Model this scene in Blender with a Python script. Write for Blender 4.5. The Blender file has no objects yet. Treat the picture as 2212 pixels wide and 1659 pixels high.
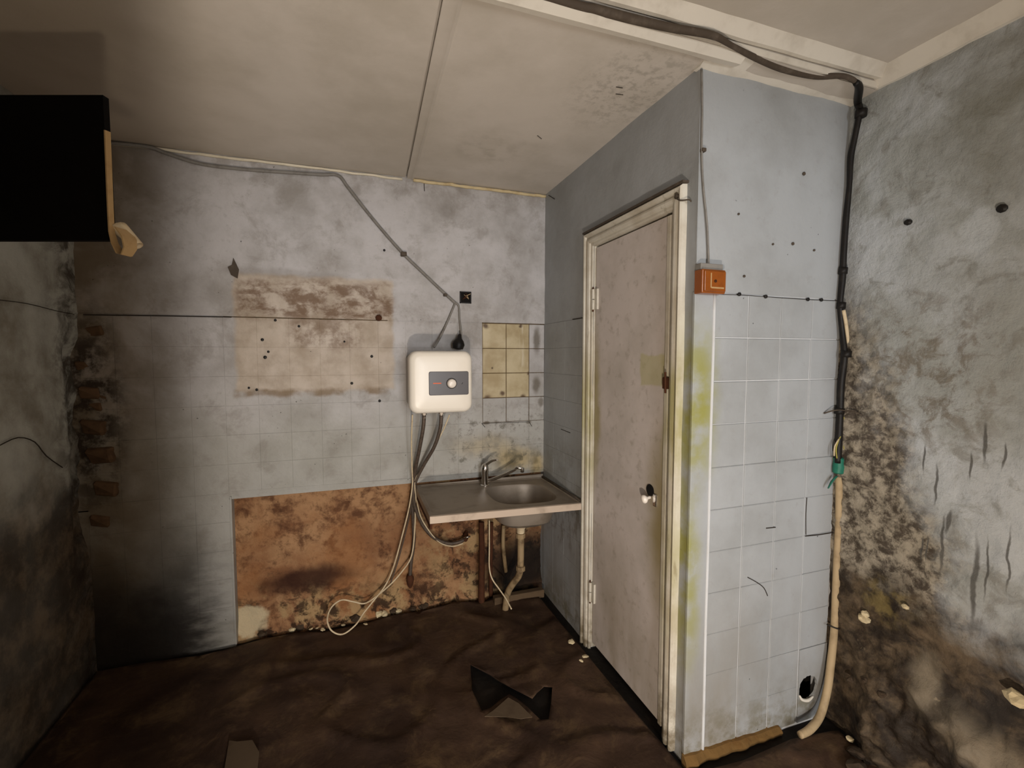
import bpy, bmesh, math, random
import numpy as np
from mathutils import Vector, Matrix, noise, geometry

random.seed(7)
scene = bpy.context.scene
COL = scene.collection
W, L, A, H = 0.721, 1.343, 2.337, 2.5      # right wall x, closet depth, left wall -x, ceiling height

# ------------------------------------------------------------------ camera
CAM = Vector((-1.1388, -2.6764, 1.5109))
YAW, PITCH, FPX = 0.3322, -0.0606, 996.22
cam_d = bpy.data.cameras.new('camera')
cam_d.sensor_width = 36.0
cam_d.lens = 36.0 * FPX / 2212.0
cam_d.clip_start = 0.01
cam = bpy.data.objects.new('camera', cam_d)
COL.objects.link(cam)
cam.location = CAM
cam.rotation_euler = (math.pi / 2 + PITCH, 0, -YAW)
scene.camera = cam
_R = Vector((math.cos(YAW), -math.sin(YAW), 0))
_F = Vector((math.sin(YAW) * math.cos(PITCH), math.cos(YAW) * math.cos(PITCH), math.sin(PITCH)))
_U = _R.cross(_F)

def at(px, py, ax, v):
    """point of the photograph measured on the plane  coordinate[ax] == v"""
    d = _F + _R * ((px - 1106) / FPX) + _U * ((829.5 - py) / FPX)
    return CAM + d * ((v - CAM[ax]) / d[ax])

# ------------------------------------------------------------------ world, lights, exposure
world = bpy.data.worlds.new('World')
scene.world = world
world.use_nodes = True
world.node_tree.nodes['Background'].inputs[0].default_value = (0.75, 0.85, 1.0, 1)
world.node_tree.nodes['Background'].inputs[1].default_value = 0.5

def light(name, kind, loc, energy, color, **kw):
    d = bpy.data.lights.new(name, kind)
    d.energy = energy
    d.color = color
    for k, v in kw.items():
        setattr(d, k, v)
    o = bpy.data.objects.new(name, d)
    COL.objects.link(o)
    o.location = loc
    return o

def aim(o, target):
    o.rotation_euler = (Vector(target) - o.location).to_track_quat('-Z', 'Y').to_euler()

# work lamp standing low in the doorway behind the camera
light('work_lamp', 'POINT', (-1.135, -2.95, 0.55), 112, (1.0, 0.87, 0.74), shadow_soft_size=0.03)
# hand torch held below the camera, tipped up towards the left of the ceiling
torch = light('hand_torch', 'SPOT', (-1.19, -2.52, 0.66), 22, (1.0, 0.82, 0.62), shadow_soft_size=0.05,
              spot_size=math.radians(118), spot_blend=1.0)
aim(torch, (-1.65, -0.7, 2.4))
# daylight from the hall window behind
hall = light('hall_window_daylight', 'AREA', (-0.65, -5.1, 1.5), 95, (0.95, 0.97, 1.0), shape='RECTANGLE', size=0.8, size_y=1.5)
aim(hall, (-0.5, -1.5, 1.4))

vs = scene.view_settings
vs.view_transform = 'Standard'
vs.look = 'None'
vs.exposure = -0.15
vs.gamma = 1.0
vs.use_curve_mapping = False

# ------------------------------------------------------------------ helpers: colour, nodes
def lin(r, g, b):
    f = lambda c: (c / 255 / 12.92) if c / 255 <= 0.04045 else ((c / 255 + 0.055) / 1.055) ** 2.4
    return (f(r), f(g), f(b), 1)

class NT:
    """small node-tree writer"""
    def __init__(s, name):
        s.mat = bpy.data.materials.new(name)
        s.mat.use_nodes = True
        s.t = s.mat.node_tree
        s.b = s.t.nodes['Principled BSDF']
        s.b.inputs['Specular IOR Level'].default_value = 0.25
        s.geo = s.t.nodes.new('ShaderNodeNewGeometry')
        s.P = s.geo.outputs['Position']
    def _in(s, sock, v):
        if isinstance(v, bpy.types.NodeSocket):
            s.t.links.new(v, sock)
        else:
            sock.default_value = v
    def math(s, op, a, b=0.0, clamp=False):
        n = s.t.nodes.new('ShaderNodeMath'); n.operation = op; n.use_clamp = clamp
        s._in(n.inputs[0], a); s._in(n.inputs[1], b)
        return n.outputs[0]
    def mul(s, *a):
        r = a[0]
        for x in a[1:]: r = s.math('MULTIPLY', r, x)
        return r
    def mx(s, *a):
        r = a[0]
        for x in a[1:]: r = s.math('MAXIMUM', r, x)
        return r
    def inv(s, a): return s.math('SUBTRACT', 1.0, a)
    def vmath(s, op, a, b=(0, 0, 0)):
        n = s.t.nodes.new('ShaderNodeVectorMath'); n.operation = op
        s._in(n.inputs[0], a); s._in(n.inputs[1], b)
        return n
    def sep(s, v):
        n = s.t.nodes.new('ShaderNodeSeparateXYZ'); s._in(n.inputs[0], v); return n.outputs
    def noise(s, scale, detail=4.0, rough=0.55, dist=0.0, vec=None, stretch=None, color=False):
        n = s.t.nodes.new('ShaderNodeTexNoise')
        v = vec if vec is not None else s.P
        if stretch: v = s.vmath('MULTIPLY', v, stretch).outputs[0]
        s._in(n.inputs['Vector'], v)
        n.inputs['Scale'].default_value = scale
        n.inputs['Detail'].default_value = detail
        n.inputs['Roughness'].default_value = rough
        n.inputs['Distortion'].default_value = dist
        return n.outputs[1 if color else 0]
    def voro(s, scale, vec=None, feature='F1'):
        n = s.t.nodes.new('ShaderNodeTexVoronoi'); n.feature = feature
        s._in(n.inputs['Vector'], vec if vec is not None else s.P)
        n.inputs['Scale'].default_value = scale
        return n.outputs['Distance']
    def ramp(s, v, lo, hi, a=0.0, b=1.0):
        n = s.t.nodes.new('ShaderNodeMapRange'); n.interpolation_type = 'SMOOTHSTEP'
        s._in(n.inputs['Value'], v)
        n.inputs['From Min'].default_value = lo; n.inputs['From Max'].default_value = hi
        n.inputs['To Min'].default_value = a; n.inputs['To Max'].default_value = b
        return n.outputs[0]
    def mix(s, f, a, b):
        n = s.t.nodes.new('ShaderNodeMix'); n.data_type = 'RGBA'
        s._in(n.inputs[0], f); s._in(n.inputs[6], a); s._in(n.inputs[7], b)
        return n.outputs[2]
    def warp(s, scale=4.0, amp=0.06, detail=4.0):
        c = s.noise(scale, detail, color=True)
        d = s.vmath('SUBTRACT', c, (0.5, 0.5, 0.5)).outputs[0]
        d = s.vmath('MULTIPLY', d, (2 * amp,) * 3).outputs[0]
        return s.vmath('ADD', s.P, d).outputs[0]
    def blob(s, c, r, vec, soft=0.5):
        """soft ellipsoid mask round c"""
        d = s.vmath('SUBTRACT', vec, tuple(c)).outputs[0]
        d = s.vmath('MULTIPLY', d, tuple(1.0 / x for x in r)).outputs[0]
        n = s.vmath('LENGTH', d).outputs['Value']
        return s.ramp(n, 1.0 - soft, 1.0 + soft * 0.4, 1.0, 0.0)
    def box(s, lo, hi, vec, soft=0.015):
        """soft box mask, lo/hi with None = unbounded"""
        x = s.sep(vec); r = None
        for i in range(3):
            for v, sg in ((lo[i], 1), (hi[i], -1)):
                if v is None: continue
                m = s.ramp(x[i], v - soft, v + soft, 0.0 if sg > 0 else 1.0, 1.0 if sg > 0 else 0.0)
                r = m if r is None else s.mul(r, m)
        return r
    def bump(s, h, strength=0.4, dist=0.004):
        n = s.t.nodes.new('ShaderNodeBump')
        n.inputs['Strength'].default_value = strength; n.inputs['Distance'].default_value = dist
        s._in(n.inputs['Height'], h)
        s.t.links.new(n.outputs[0], s.b.inputs['Normal'])
    def done(s, color, rough=0.8, metal=0.0):
        s._in(s.b.inputs['Base Color'], color)
        s._in(s.b.inputs['Roughness'], rough)
        s._in(s.b.inputs['Metallic'], metal)
        return s.mat

def plain(name, rgb, rough=0.6, metal=0.0, dirt=0.25, dscale=25.0, dirt_rgb=(60, 48, 36), bump=0.15, spec=None):
    n = NT(name)
    m = n.ramp(n.noise(dscale, 5, 0.6), 0.45, 0.75, 0, dirt)
    if bump: n.bump(n.noise(dscale * 3, 4), bump, 0.002)
    if spec is not None: n.b.inputs['Specular IOR Level'].default_value = spec
    return n.done(n.mix(m, lin(*rgb), lin(*dirt_rgb)), rough, metal)

# ------------------------------------------------------------------ helpers: meshes and objects
class MB:
    def __init__(s): s.v = []; s.f = []
    def add(s, vs, fs):
        k = len(s.v); s.v += [tuple(x) for x in vs]; s.f += [tuple(i + k for i in f) for f in fs]; return s
    def box(s, lo, hi, bev=0.0):
        if bev <= 0:
            x0, y0, z0 = lo; x1, y1, z1 = hi
            return s.add([(x0,y0,z0),(x1,y0,z0),(x1,y1,z0),(x0,y1,z0),(x0,y0,z1),(x1,y0,z1),(x1,y1,z1),(x0,y1,z1)],
                         [(0,3,2,1),(4,5,6,7),(0,1,5,4),(1,2,6,5),(2,3,7,6),(3,0,4,7)])
        bm = bmesh.new()
        bmesh.ops.create_cube(bm, size=1)
        for v in bm.verts:
            for i in range(3): v.co[i] = lo[i] if v.co[i] < 0 else hi[i]
        bmesh.ops.bevel(bm, geom=bm.edges[:], offset=bev, segments=2, affect='EDGES', profile=0.5)
        bm.verts.index_update()
        s.add([v.co[:] for v in bm.verts], [[v.index for v in f.verts] for f in bm.faces]); bm.free()
        return s
    def tube(s, pts, r, n=8, cap=True, sub=0, flat=1.0):
        P = [Vector(p) for p in pts]
        rr = list(r) if hasattr(r, '__len__') else [r] * len(P)
        if sub:
            Q = []; RR = []
            for i in range(len(P) - 1):
                p0, p1, p2, p3 = P[max(i-1,0)], P[i], P[i+1], P[min(i+2,len(P)-1)]
                for k in range(sub):
                    t = k / sub
                    Q.append(0.5 * ((2*p1) + (p2-p0)*t + (2*p0-5*p1+4*p2-p3)*t*t + (3*p1-p0-3*p2+p3)*t**3))
                    RR.append(rr[i]*(1-t) + rr[i+1]*t)
            Q.append(P[-1]); RR.append(rr[-1]); P, rr = Q, RR
        k0 = len(s.v); up = None
        for i, p in enumerate(P):
            d = (P[min(i+1,len(P)-1)] - P[max(i-1,0)])
            d = d.normalized() if d.length > 1e-9 else Vector((0,0,1))
            if up is None: up = d.orthogonal().normalized()
            up = (up - d * up.dot(d)); up = up.normalized() if up.length > 1e-6 else d.orthogonal().normalized()
            si = d.cross(up)
            for j in range(n):
                a = 2*math.pi*j/n
                s.v.append(tuple(p + (up*math.cos(a)*flat + si*math.sin(a)) * rr[i]))
        for i in range(len(P)-1):
            for j in range(n):
                a = k0+i*n+j; b = k0+i*n+(j+1)%n
                s.f.append((a, b, b+n, a+n))
        if cap:
            s.f.append(tuple(k0+j for j in reversed(range(n)))); e = k0+(len(P)-1)*n
            s.f.append(tuple(e+j for j in range(n)))
        return s
    def lathe(s, prof, origin=(0,0,0), axis=(0,0,1), n=24):
        q = Vector((0,0,1)).rotation_difference(Vector(axis)); o = Vector(origin); k0 = len(s.v)
        for r, z in prof:
            for j in range(n):
                a = 2*math.pi*j/n
                s.v.append(tuple(o + q @ Vector((r*math.cos(a), r*math.sin(a), z))))
        for i in range(len(prof)-1):
            for j in range(n):
                a = k0+i*n+j; b = k0+i*n+(j+1)%n
                s.f.append((a, b, b+n, a+n))
        s.f.append(tuple(k0+j for j in reversed(range(n)))); e = k0+(len(prof)-1)*n
        s.f.append(tuple(e+j for j in range(n)))
        return s
    def prism(s, poly, ax, lo, hi):
        """polygon (2-D, the two other axes in order) extruded along axis ax"""
        n = len(poly); k = len(s.v)
        for h in (lo, hi):
            for p in poly:
                q = list(p); q.insert(ax, h); s.v.append(tuple(q))
        s.f.append(tuple(k+i for i in range(n))); s.f.append(tuple(k+n+i for i in reversed(range(n))))
        for i in range(n): s.f.append((k+i, k+(i+1)%n, k+n+(i+1)%n, k+n+i))
        return s
    def loft(s, loops, cap0=False, cap1=False):
        k = len(s.v); n = len(loops[0])
        for l in loops: s.v += [tuple(p) for p in l]
        for i in range(len(loops)-1):
            for j in range(n):
                a = k+i*n+j; b = k+i*n+(j+1)%n
                s.f.append((a, b, b+n, a+n))
        if cap0: s.f.append(tuple(k+j for j in reversed(range(n))))
        if cap1: s.f.append(tuple(k+(len(loops)-1)*n+j for j in range(n)))
        return s
    def mesh(s, name):
        me = bpy.data.meshes.new(name); me.from_pydata(s.v, [], s.f)
        bm = bmesh.new(); bm.from_mesh(me); bmesh.ops.recalc_face_normals(bm, faces=bm.faces); bm.to_mesh(me); bm.free()
        return me

def obj(name, mb, mat, parent=None, smooth=False, angle=None):
    me = mb.mesh(name) if isinstance(mb, MB) else mb
    o = bpy.data.objects.new(name, me); COL.objects.link(o)
    if mat is not None and not me.materials: me.materials.append(mat)
    if smooth:
        for p in me.polygons: p.use_smooth = True
        if angle:
            try: me.set_sharp_from_angle(angle=math.radians(angle))
            except Exception: pass
    if parent is not None:
        o.parent = parent
        o.matrix_parent_inverse = Matrix.Translation(-parent.location) if parent.type == 'EMPTY' else parent.matrix_basis.inverted()
    return o

def thing(name, label, cat, loc=(0,0,0), group=None):
    o = bpy.data.objects.new(name, None); COL.objects.link(o); o.location = loc
    o.empty_display_size = 0.05
    return tag(o, label, cat, group)

def tag(o, label, cat, group=None):
    o['label'] = label; o['category'] = cat
    if group: o['group'] = group
    return o

def struct(name, mb, mat, label=None, **kw):
    o = obj(name, mb, mat, **kw); o['kind'] = 'structure'
    if label: o['label'] = label
    return o

def grid(u0, u1, v0, v1, step, fn, skip=None):
    """grid surface; fn(u, v) -> xyz"""
    nu = max(2, int(round((u1-u0)/step))+1); nv = max(2, int(round((v1-v0)/step))+1)
    us = np.linspace(u0, u1, nu); vv = np.linspace(v0, v1, nv); m = MB()
    for v in vv:
        for u in us: m.v.append(tuple(fn(float(u), float(v))))
    for j in range(nv-1):
        for i in range(nu-1):
            if skip and skip((us[i]+us[i+1])/2, (vv[j]+vv[j+1])/2): continue
            a = j*nu+i; m.f.append((a, a+1, a+1+nu, a+nu))
    return m

def fbm(x, y, z, octv=4, rough=0.5):
    return noise.fractal(Vector((x, y, z)), 1.0 - rough + 0.5, 2.0, octv)

def sstep(a, b, x):
    t = min(1.0, max(0.0, (x-a)/(b-a))); return t*t*(3-2*t)

# ------------------------------------------------------------------ materials
def grime_noise(n, scale=3.0):
    return n.ramp(n.noise(scale, 6, 0.62), 0.38, 0.68)

def mat_back():
    n = NT('back_wall_paint'); w = n.warp(5.0, 0.045, 5); w2 = n.warp(14.0, 0.02, 4)
    x, y, z = n.sep(n.P)
    c = n.mix(grime_noise(n, 2.6), lin(186, 183, 183), lin(154, 150, 146))
    c = n.mix(n.ramp(n.noise(30, 5, 0.7), 0.55, 0.8, 0, 0.35), c, lin(120, 115, 108))
    c = n.mix(n.ramp(n.math('ADD', z, n.mul(n.math('SUBTRACT', n.noise(4, 5), 0.5), 0.4)), 1.0, 1.45, 0.6, 0), c, lin(150, 149, 138))
    c = n.mix(n.mul(n.ramp(n.noise(6, 7, 0.7, 0.3), 0.5, 0.66), 0.45), c, lin(132, 126, 118))
    # peeled beige rectangle left by a cupboard
    bx = n.box((-1.70, None, 1.325), (-0.92, None, 1.93), w2, 0.014)
    c = n.mix(n.mul(bx, 0.85), c, n.mix(n.ramp(n.noise(9, 5), 0.35, 0.7), lin(190, 176, 160), lin(162, 146, 126)))
    up = n.box((-1.68, None, 1.705), (-0.92, None, 1.905), w, 0.03)
    br = n.ramp(n.noise(9, 7, 0.68, 0.25, stretch=(1, 1, 1.5)), 0.40, 0.60)
    c = n.mix(n.mul(up, br, 0.9), c, lin(112, 88, 68))
    lo = n.box((-1.46, None, 1.55), (-1.1, None, 1.71), w, 0.04)
    c = n.mix(n.mul(lo, n.ramp(n.noise(11, 6, 0.65), 0.4, 0.6), 0.75), c, lin(118, 96, 76))
    # brown edge under the beige rectangle
    ln = n.box((-1.72, None, 1.300), (-0.95, None, 1.335), w2, 0.012)
    c = n.mix(n.mul(ln, n.ramp(n.noise(8, 4), 0.35, 0.6), 0.8), c, lin(120, 98, 68))
    # yellow dirt round the tap
    for ctr, r, k in ((at(1110, 990, 1, 0), (0.16, 1, 0.10), 0.85), (at(1160, 1005, 1, 0), (0.06, 1, 0.10), 0.9), (at(1050, 960, 1, 0), (0.22, 1, 0.08), 0.5)):
        c = n.mix(n.mul(n.blob(ctr, r, w, 0.7), k), c, n.mix(n.ramp(n.noise(12, 5), 0.4, 0.6), lin(168, 150, 110), lin(120, 106, 72)))
    for px, py, rx, rz, k_ in ((1160, 735, .03, .09, .8), (1158, 832, .03, .055, .8), (1168, 868, .02, .03, .7), (1050, 915, .02, .014, .8), (1142, 913, .02, .014, .7), (965, 455, .05, .06, .35), (600, 590, .3, .03, .25)):
        c = n.mix(n.mul(n.blob(at(px, py, 1, 0), (rx, 1, rz), w2, 0.6), k_), c, lin(98, 90, 78))
    # grey mould at low level and by the tiles
    md = n.mul(n.box((-0.62, None, 0.8), (0, None, 1.2), w, 0.08), n.ramp(n.noise(16, 7, 0.75), 0.5, 0.66))
    c = n.mix(n.mul(md, 0.75), c, lin(96, 92, 80))
    # stains at the left end, over the shaded side painted as a brown gradient
    lf = n.mul(n.ramp(x, -2.32, -1.75, 1, 0), n.ramp(n.noise(3.2, 6, 0.6, 0.4), 0.36, 0.62))
    c = n.mix(n.mul(lf, 0.85), c, lin(92, 80, 64))
    c = n.mix(n.ramp(x, -2.2, -1.8, 0.55, 0), c, lin(112, 98, 78))
    lf2 = n.blob((-2.31, 0, 1.25), (0.16, 1, 0.55), w, 0.6)
    c = n.mix(n.mul(lf2, n.ramp(n.noise(10, 6, 0.7), 0.38, 0.58), 0.95), c, lin(44, 34, 25))
    # black dirt plus painted shade at the lower left, darker towards the floor
    dp = n.ramp(n.math('ADD', z, n.mul(n.math('SUBTRACT', n.noise(4, 5), 0.5), 0.5)), 0.15, 0.75, 1, 0)
    dp = n.mul(dp, n.ramp(n.math('ADD', x, n.mul(n.math('SUBTRACT', n.noise(9, 5, stretch=(1, 1, 3)), 0.5), 0.3)), -1.98, -1.74, 1, 0.2))
    c = n.mix(n.mul(dp, 0.93), c, lin(30, 25, 21))
    # stains under ceiling
    tp = n.mul(n.ramp(z, 2.34, 2.5, 0, 1), n.ramp(n.noise(9, 6, 0.7), 0.42, 0.62))
    c = n.mix(n.mul(tp, 0.5), c, lin(120, 112, 100))
    sp = n.ramp(n.voro(22, w), 0.05, 0.085, 1, 0)
    c = n.mix(n.mul(sp, n.ramp(n.noise(5, 3), 0.52, 0.6), 0.7), c, lin(40, 32, 26))
    h = n.math('ADD', n.noise(7, 7, 0.62), n.mul(n.noise(45, 4), 0.25))
    n.bump(h, 0.55, 0.012)
    return n.done(c, n.ramp(n.noise(6, 3), 0.3, 0.7, 0.45, 0.75))

def mat_raw():
    n = NT('raw_rusty_plaster'); w = n.warp(6, 0.05, 5)
    x, y, z = n.sep(n.P)
    c = n.mix(n.ramp(n.noise(4, 6, 0.6, 0.6), 0.35, 0.66), lin(132, 92, 62), lin(166, 128, 92))
    c = n.mix(n.ramp(n.noise(10, 7, 0.68, 0.3), 0.48, 0.66, 0, 0.9), c, lin(88, 56, 36))
    c = n.mix(n.ramp(n.noise(28, 6, 0.7), 0.52, 0.7, 0, 0.5), c, lin(70, 44, 28))
    c = n.mix(n.ramp(n.noise(2.2, 4), 0.5, 0.7, 0, 0.6), c, lin(146, 96, 56))
    # broken pale plaster low down and towards the pipes
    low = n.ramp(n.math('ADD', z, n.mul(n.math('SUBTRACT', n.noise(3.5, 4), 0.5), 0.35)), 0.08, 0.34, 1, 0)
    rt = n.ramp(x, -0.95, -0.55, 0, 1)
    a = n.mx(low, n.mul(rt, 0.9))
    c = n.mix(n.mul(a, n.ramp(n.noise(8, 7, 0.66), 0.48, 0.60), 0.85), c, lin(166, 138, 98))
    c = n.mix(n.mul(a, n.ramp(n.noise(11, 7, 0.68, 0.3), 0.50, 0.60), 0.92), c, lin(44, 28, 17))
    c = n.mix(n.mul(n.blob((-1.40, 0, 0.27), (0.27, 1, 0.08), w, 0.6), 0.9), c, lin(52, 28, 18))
    c = n.mix(n.mul(n.blob((-1.68, 0, 0.10), (0.085, 1, 0.08), n.warp(13, 0.06, 6), 0.3), 0.9), c, lin(196, 180, 148))
    # shade of the recess under the bowl, painted into the plaster colour
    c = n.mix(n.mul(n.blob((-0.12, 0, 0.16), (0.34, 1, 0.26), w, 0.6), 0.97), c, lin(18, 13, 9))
    h = n.math('ADD', n.noise(8, 8, 0.65), n.mul(n.noise(40, 5, 0.7), 0.35))
    n.bump(h, 0.8, 0.02)
    return n.done(c, 0.9)

def mat_closet(name='closet_paint', grey=0.0):
    n = NT(name); w = n.warp(5, 0.04, 4)
    x, y, z = n.sep(n.P)
    c = n.mix(grime_noise(n, 2.2), lin(162, 165, 167), lin(148, 150, 150))
    c = n.mix(n.ramp(n.noise(24, 5, 0.7), 0.55, 0.8, 0, 0.3), c, lin(132, 128, 122))
    # green-yellow mould on the post at the door side
    g = n.mx(n.blob((0.02, -1.33, 1.33), (0.10, 0.11, 0.33), w, 0.7), n.blob((0.0, -1.31, 0.75), (0.06, 0.08, 0.5), w, 0.8))
    c = n.mix(n.mul(g, n.ramp(n.noise(9, 5), 0.3, 0.62), 0.9), c, lin(142, 140, 62))
    # grey damp near the sink and low down
    dm = n.mul(n.ramp(z, 0.0, 0.9, 1, 0), n.ramp(n.noise(3, 6, 0.6, stretch=(1, 1, 0.35)), 0.36, 0.7))
    c = n.mix(n.mul(dm, 0.55), c, lin(128, 116, 98))
    sk = n.mul(n.box((-0.02, -0.56, 0.42), (0.03, None, 0.72), w, 0.04), n.ramp(n.noise(14, 6, 0.7, stretch=(1, 1, 0.5)), 0.48, 0.62))
    c = n.mix(n.mul(sk, 0.7), c, lin(96, 84, 66))
    sk2 = n.mul(n.box((-0.02, -0.6, 0.7), (0.03, None, 1.0), w, 0.06), n.ramp(n.noise(6, 6, 0.7), 0.4, 0.62))
    c = n.mix(n.mul(sk2, 0.55), c, lin(110, 104, 84))
    dt = n.mul(n.ramp(z, 0.28, 0.02, 0, 1), n.ramp(n.noise(10, 6, 0.7), 0.42, 0.66))
    c = n.mix(n.mul(dt, 0.75), c, lin(104, 96, 70))
    sp = n.mul(n.ramp(n.voro(16, w), 0.035, 0.06, 1, 0), n.ramp(n.noise(4, 3), 0.55, 0.62))
    c = n.mix(n.mul(sp, 0.8), c, lin(60, 58, 56))
    n.bump(n.math('ADD', n.noise(6, 6, 0.6), n.mul(n.noise(50, 3), 0.2)), 0.35, 0.008)
    return n.done(c, 0.6)

def mat_right():
    n = NT('mouldy_wall_paint'); w = n.warp(5, 0.09, 6); w2 = n.warp(12, 0.035, 5)
    x, y, z = n.sep(n.P)
    c = n.mix(n.ramp(n.noise(3.0, 6, 0.6, 0.5), 0.36, 0.64), lin(160, 163, 160), lin(190, 195, 199))
    c = n.mix(n.ramp(n.noise(11, 7, 0.68, 0.6), 0.50, 0.68, 0, 0.7), c, lin(134, 133, 126))
    # olive-grey top right
    tp = n.mul(n.ramp(z, 1.75, 2.35, 0, 1), n.ramp(y, -1.45, -1.75, 0, 1))
    c = n.mix(n.mul(tp, n.ramp(n.noise(5, 5), 0.3, 0.6), 0.7), c, lin(116, 114, 100))
    # brown mottled strip beside the corner, wider lower down
    edge = n.math('ADD', n.math('ADD', y, 1.343), n.mul(n.math('SUBTRACT', n.noise(5, 6, 0.65), 0.5), 0.40))
    wid = n.ramp(z, 0.45, 1.9, 0.46, 0.08)
    k = n.ramp(n.math('ADD', edge, wid), -0.07, 0.09, 0, 1)
    k = n.mul(k, n.ramp(z, 1.5, 2.0, 1, 0))
    mott = n.mix(n.ramp(n.noise(24, 8, 0.7, 0.25), 0.40, 0.60), lin(66, 54, 40), lin(160, 150, 132))
    c = n.mix(n.mul(k, 0.95), c, mott)
    mid = n.mul(n.blob((W, -1.62, 1.45), (1, 0.28, 0.32), w, 0.7), n.ramp(n.noise(14, 8, 0.72, 0.5), 0.46, 0.62))
    c = n.mix(n.mul(mid, 0.75), c, lin(112, 102, 86))
    # drips
    w3 = n.warp(11, 0.012, 3)
    for px, y0, y1, hw in ((2040, 1117, 1235, .006), (2112, 1175, 1345, .009), (2136, 1170, 1290, .004), (1993, 1160, 1208, .004), (2004, 1160, 1212, .003), (2183, 1150, 1276, .004), (2129, 915, 998, .006), (2000, 965, 1018, .004), (2024, 1010, 1085, .005), (2098, 982, 1032, .004), (2168, 960, 1010, .004), (2050, 1100, 1150, .008)):
        p0, p1 = at(px, y0, 0, W), at(px, y1, 0, W)
        c = n.mix(n.mul(n.blob((W, p0.y, (p0.z+p1.z)/2), (1, hw*0.9, (p0.z-p1.z)*0.6), w3, 0.5), 0.85), c, lin(84, 82, 78))
    c = n.mix(n.mul(n.blob(at(2115, 500, 0, W), (1, .05, .085), w2, 0.4), 0.7), c, lin(196, 202, 206))
    # brown-black damp rising from the floor
    s_ = n.math('ADD', z, n.mul(n.math('SUBTRACT', n.noise(4.5, 7, 0.65, 0.4), 0.5), 0.55))
    s_ = n.math('SUBTRACT', s_, n.ramp(y, -1.343, -1.85, 0.15, 0.10))
    dp = n.ramp(s_, 0.42, 0.68, 1, 0)
    deep = n.mix(n.ramp(n.noise(8, 8, 0.66, 0.25, stretch=(1, 1, 1.3)), 0.42, 0.70), lin(38, 29, 21), lin(104, 88, 68))
    deep = n.mix(n.ramp(n.noise(17, 6, 0.65), 0.66, 0.72, 0, 0.7), deep, lin(150, 136, 110))
    for px, py, ry, rz, k_ in ((1985, 1480, .05, .11, .7), (2060, 1580, .06, .09, .5), (2150, 1650, .09, .08, .75), (2080, 1400, .08, .04, .4)):
        deep = n.mix(n.mul(n.blob(at(px, py, 0, W-0.05), (1, ry, rz), w2, 0.8), k_), deep, lin(150, 138, 118))
    c = n.mix(n.mul(dp, 0.97), c, deep)
    yl = n.blob(at(1915, 1300, 0, W), (1, 0.10, 0.09), w2, 0.6)
    c = n.mix(n.mul(yl, n.ramp(n.noise(20, 5), 0.4, 0.6), 0.55), c, lin(138, 120, 72))
    n.bump(n.math('ADD', n.noise(14, 8, 0.68), n.mul(n.noise(55, 5, 0.7), 0.35)), 0.75, 0.014)
    return n.done(c, n.ramp(n.noise(8, 4), 0.3, 0.7, 0.5, 0.85))

def mat_left():
    n = NT('left_wall_paint'); w = n.warp(4, 0.08, 5)
    x, y, z = n.sep(n.P)
    c = n.mix(grime_noise(n, 2.5), lin(176, 178, 172), lin(120, 114, 102))
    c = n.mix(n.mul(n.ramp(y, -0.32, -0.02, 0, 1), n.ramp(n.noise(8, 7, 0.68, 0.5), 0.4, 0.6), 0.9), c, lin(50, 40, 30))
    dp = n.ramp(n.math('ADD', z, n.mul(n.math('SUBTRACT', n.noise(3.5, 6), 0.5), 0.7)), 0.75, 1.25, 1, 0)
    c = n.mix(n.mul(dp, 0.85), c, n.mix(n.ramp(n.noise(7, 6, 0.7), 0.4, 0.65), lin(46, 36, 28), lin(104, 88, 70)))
    n.bump(n.noise(8, 8, 0.66), 0.7, 0.015)
    return n.done(c, 0.85)

def mat_ceiling():
    n = NT('ceiling_distemper'); w = n.warp(4, 0.05, 4)
    x, y, z = n.sep(n.P)
    c = n.mix(grime_noise(n, 1.6), lin(206, 198, 188), lin(188, 180, 168))
    fl = n.mul(n.blob((-0.15, -1.15, 2.5), (0.22, 0.32, 1), w, 0.7), n.ramp(n.noise(26, 7, 0.72), 0.46, 0.62))
    c = n.mix(n.mul(fl, 0.45), c, lin(138, 132, 120))
    f2 = n.mul(n.blob((-0.5, -0.5, 2.5), (0.2, 0.2, 1), w, 0.8), n.ramp(n.noise(12, 6), 0.45, 0.65))
    c = n.mix(n.mul(f2, 0.35), c, lin(150, 142, 128))
    c = n.mix(n.ramp(x, -1.3, -2.3, 0, 0.5), c, lin(150, 132, 104))  # painted shade: the colour browns towards the left wall
    n.bump(n.math('ADD', n.noise(5, 6, 0.6), n.mul(n.noise(60, 3), 0.15)), 0.3, 0.008)
    return n.done(c, 0.85)

def mat_floor(name, c1, c2, c3):
    n = NT(name)
    c = n.mix(n.ramp(n.noise(2.5, 6, 0.6, 0.6), 0.35, 0.65), lin(*c1), lin(*c2))
    c = n.mix(n.ramp(n.noise(6, 8, 0.72, 0.3), 0.46, 0.74, 0, 0.75), c, lin(*c3))
    c = n.mix(n.ramp(n.noise(60, 4, 0.7), 0.6, 0.8, 0, 0.4), c, lin(20, 15, 10))
    n.bump(n.math('ADD', n.noise(6, 7, 0.6, 0.5), n.mul(n.noise(50, 4), 0.2)), 0.6, 0.012)
    return n.done(c, n.ramp(n.noise(5, 4), 0.35, 0.7, 0.55, 0.85))

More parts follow.
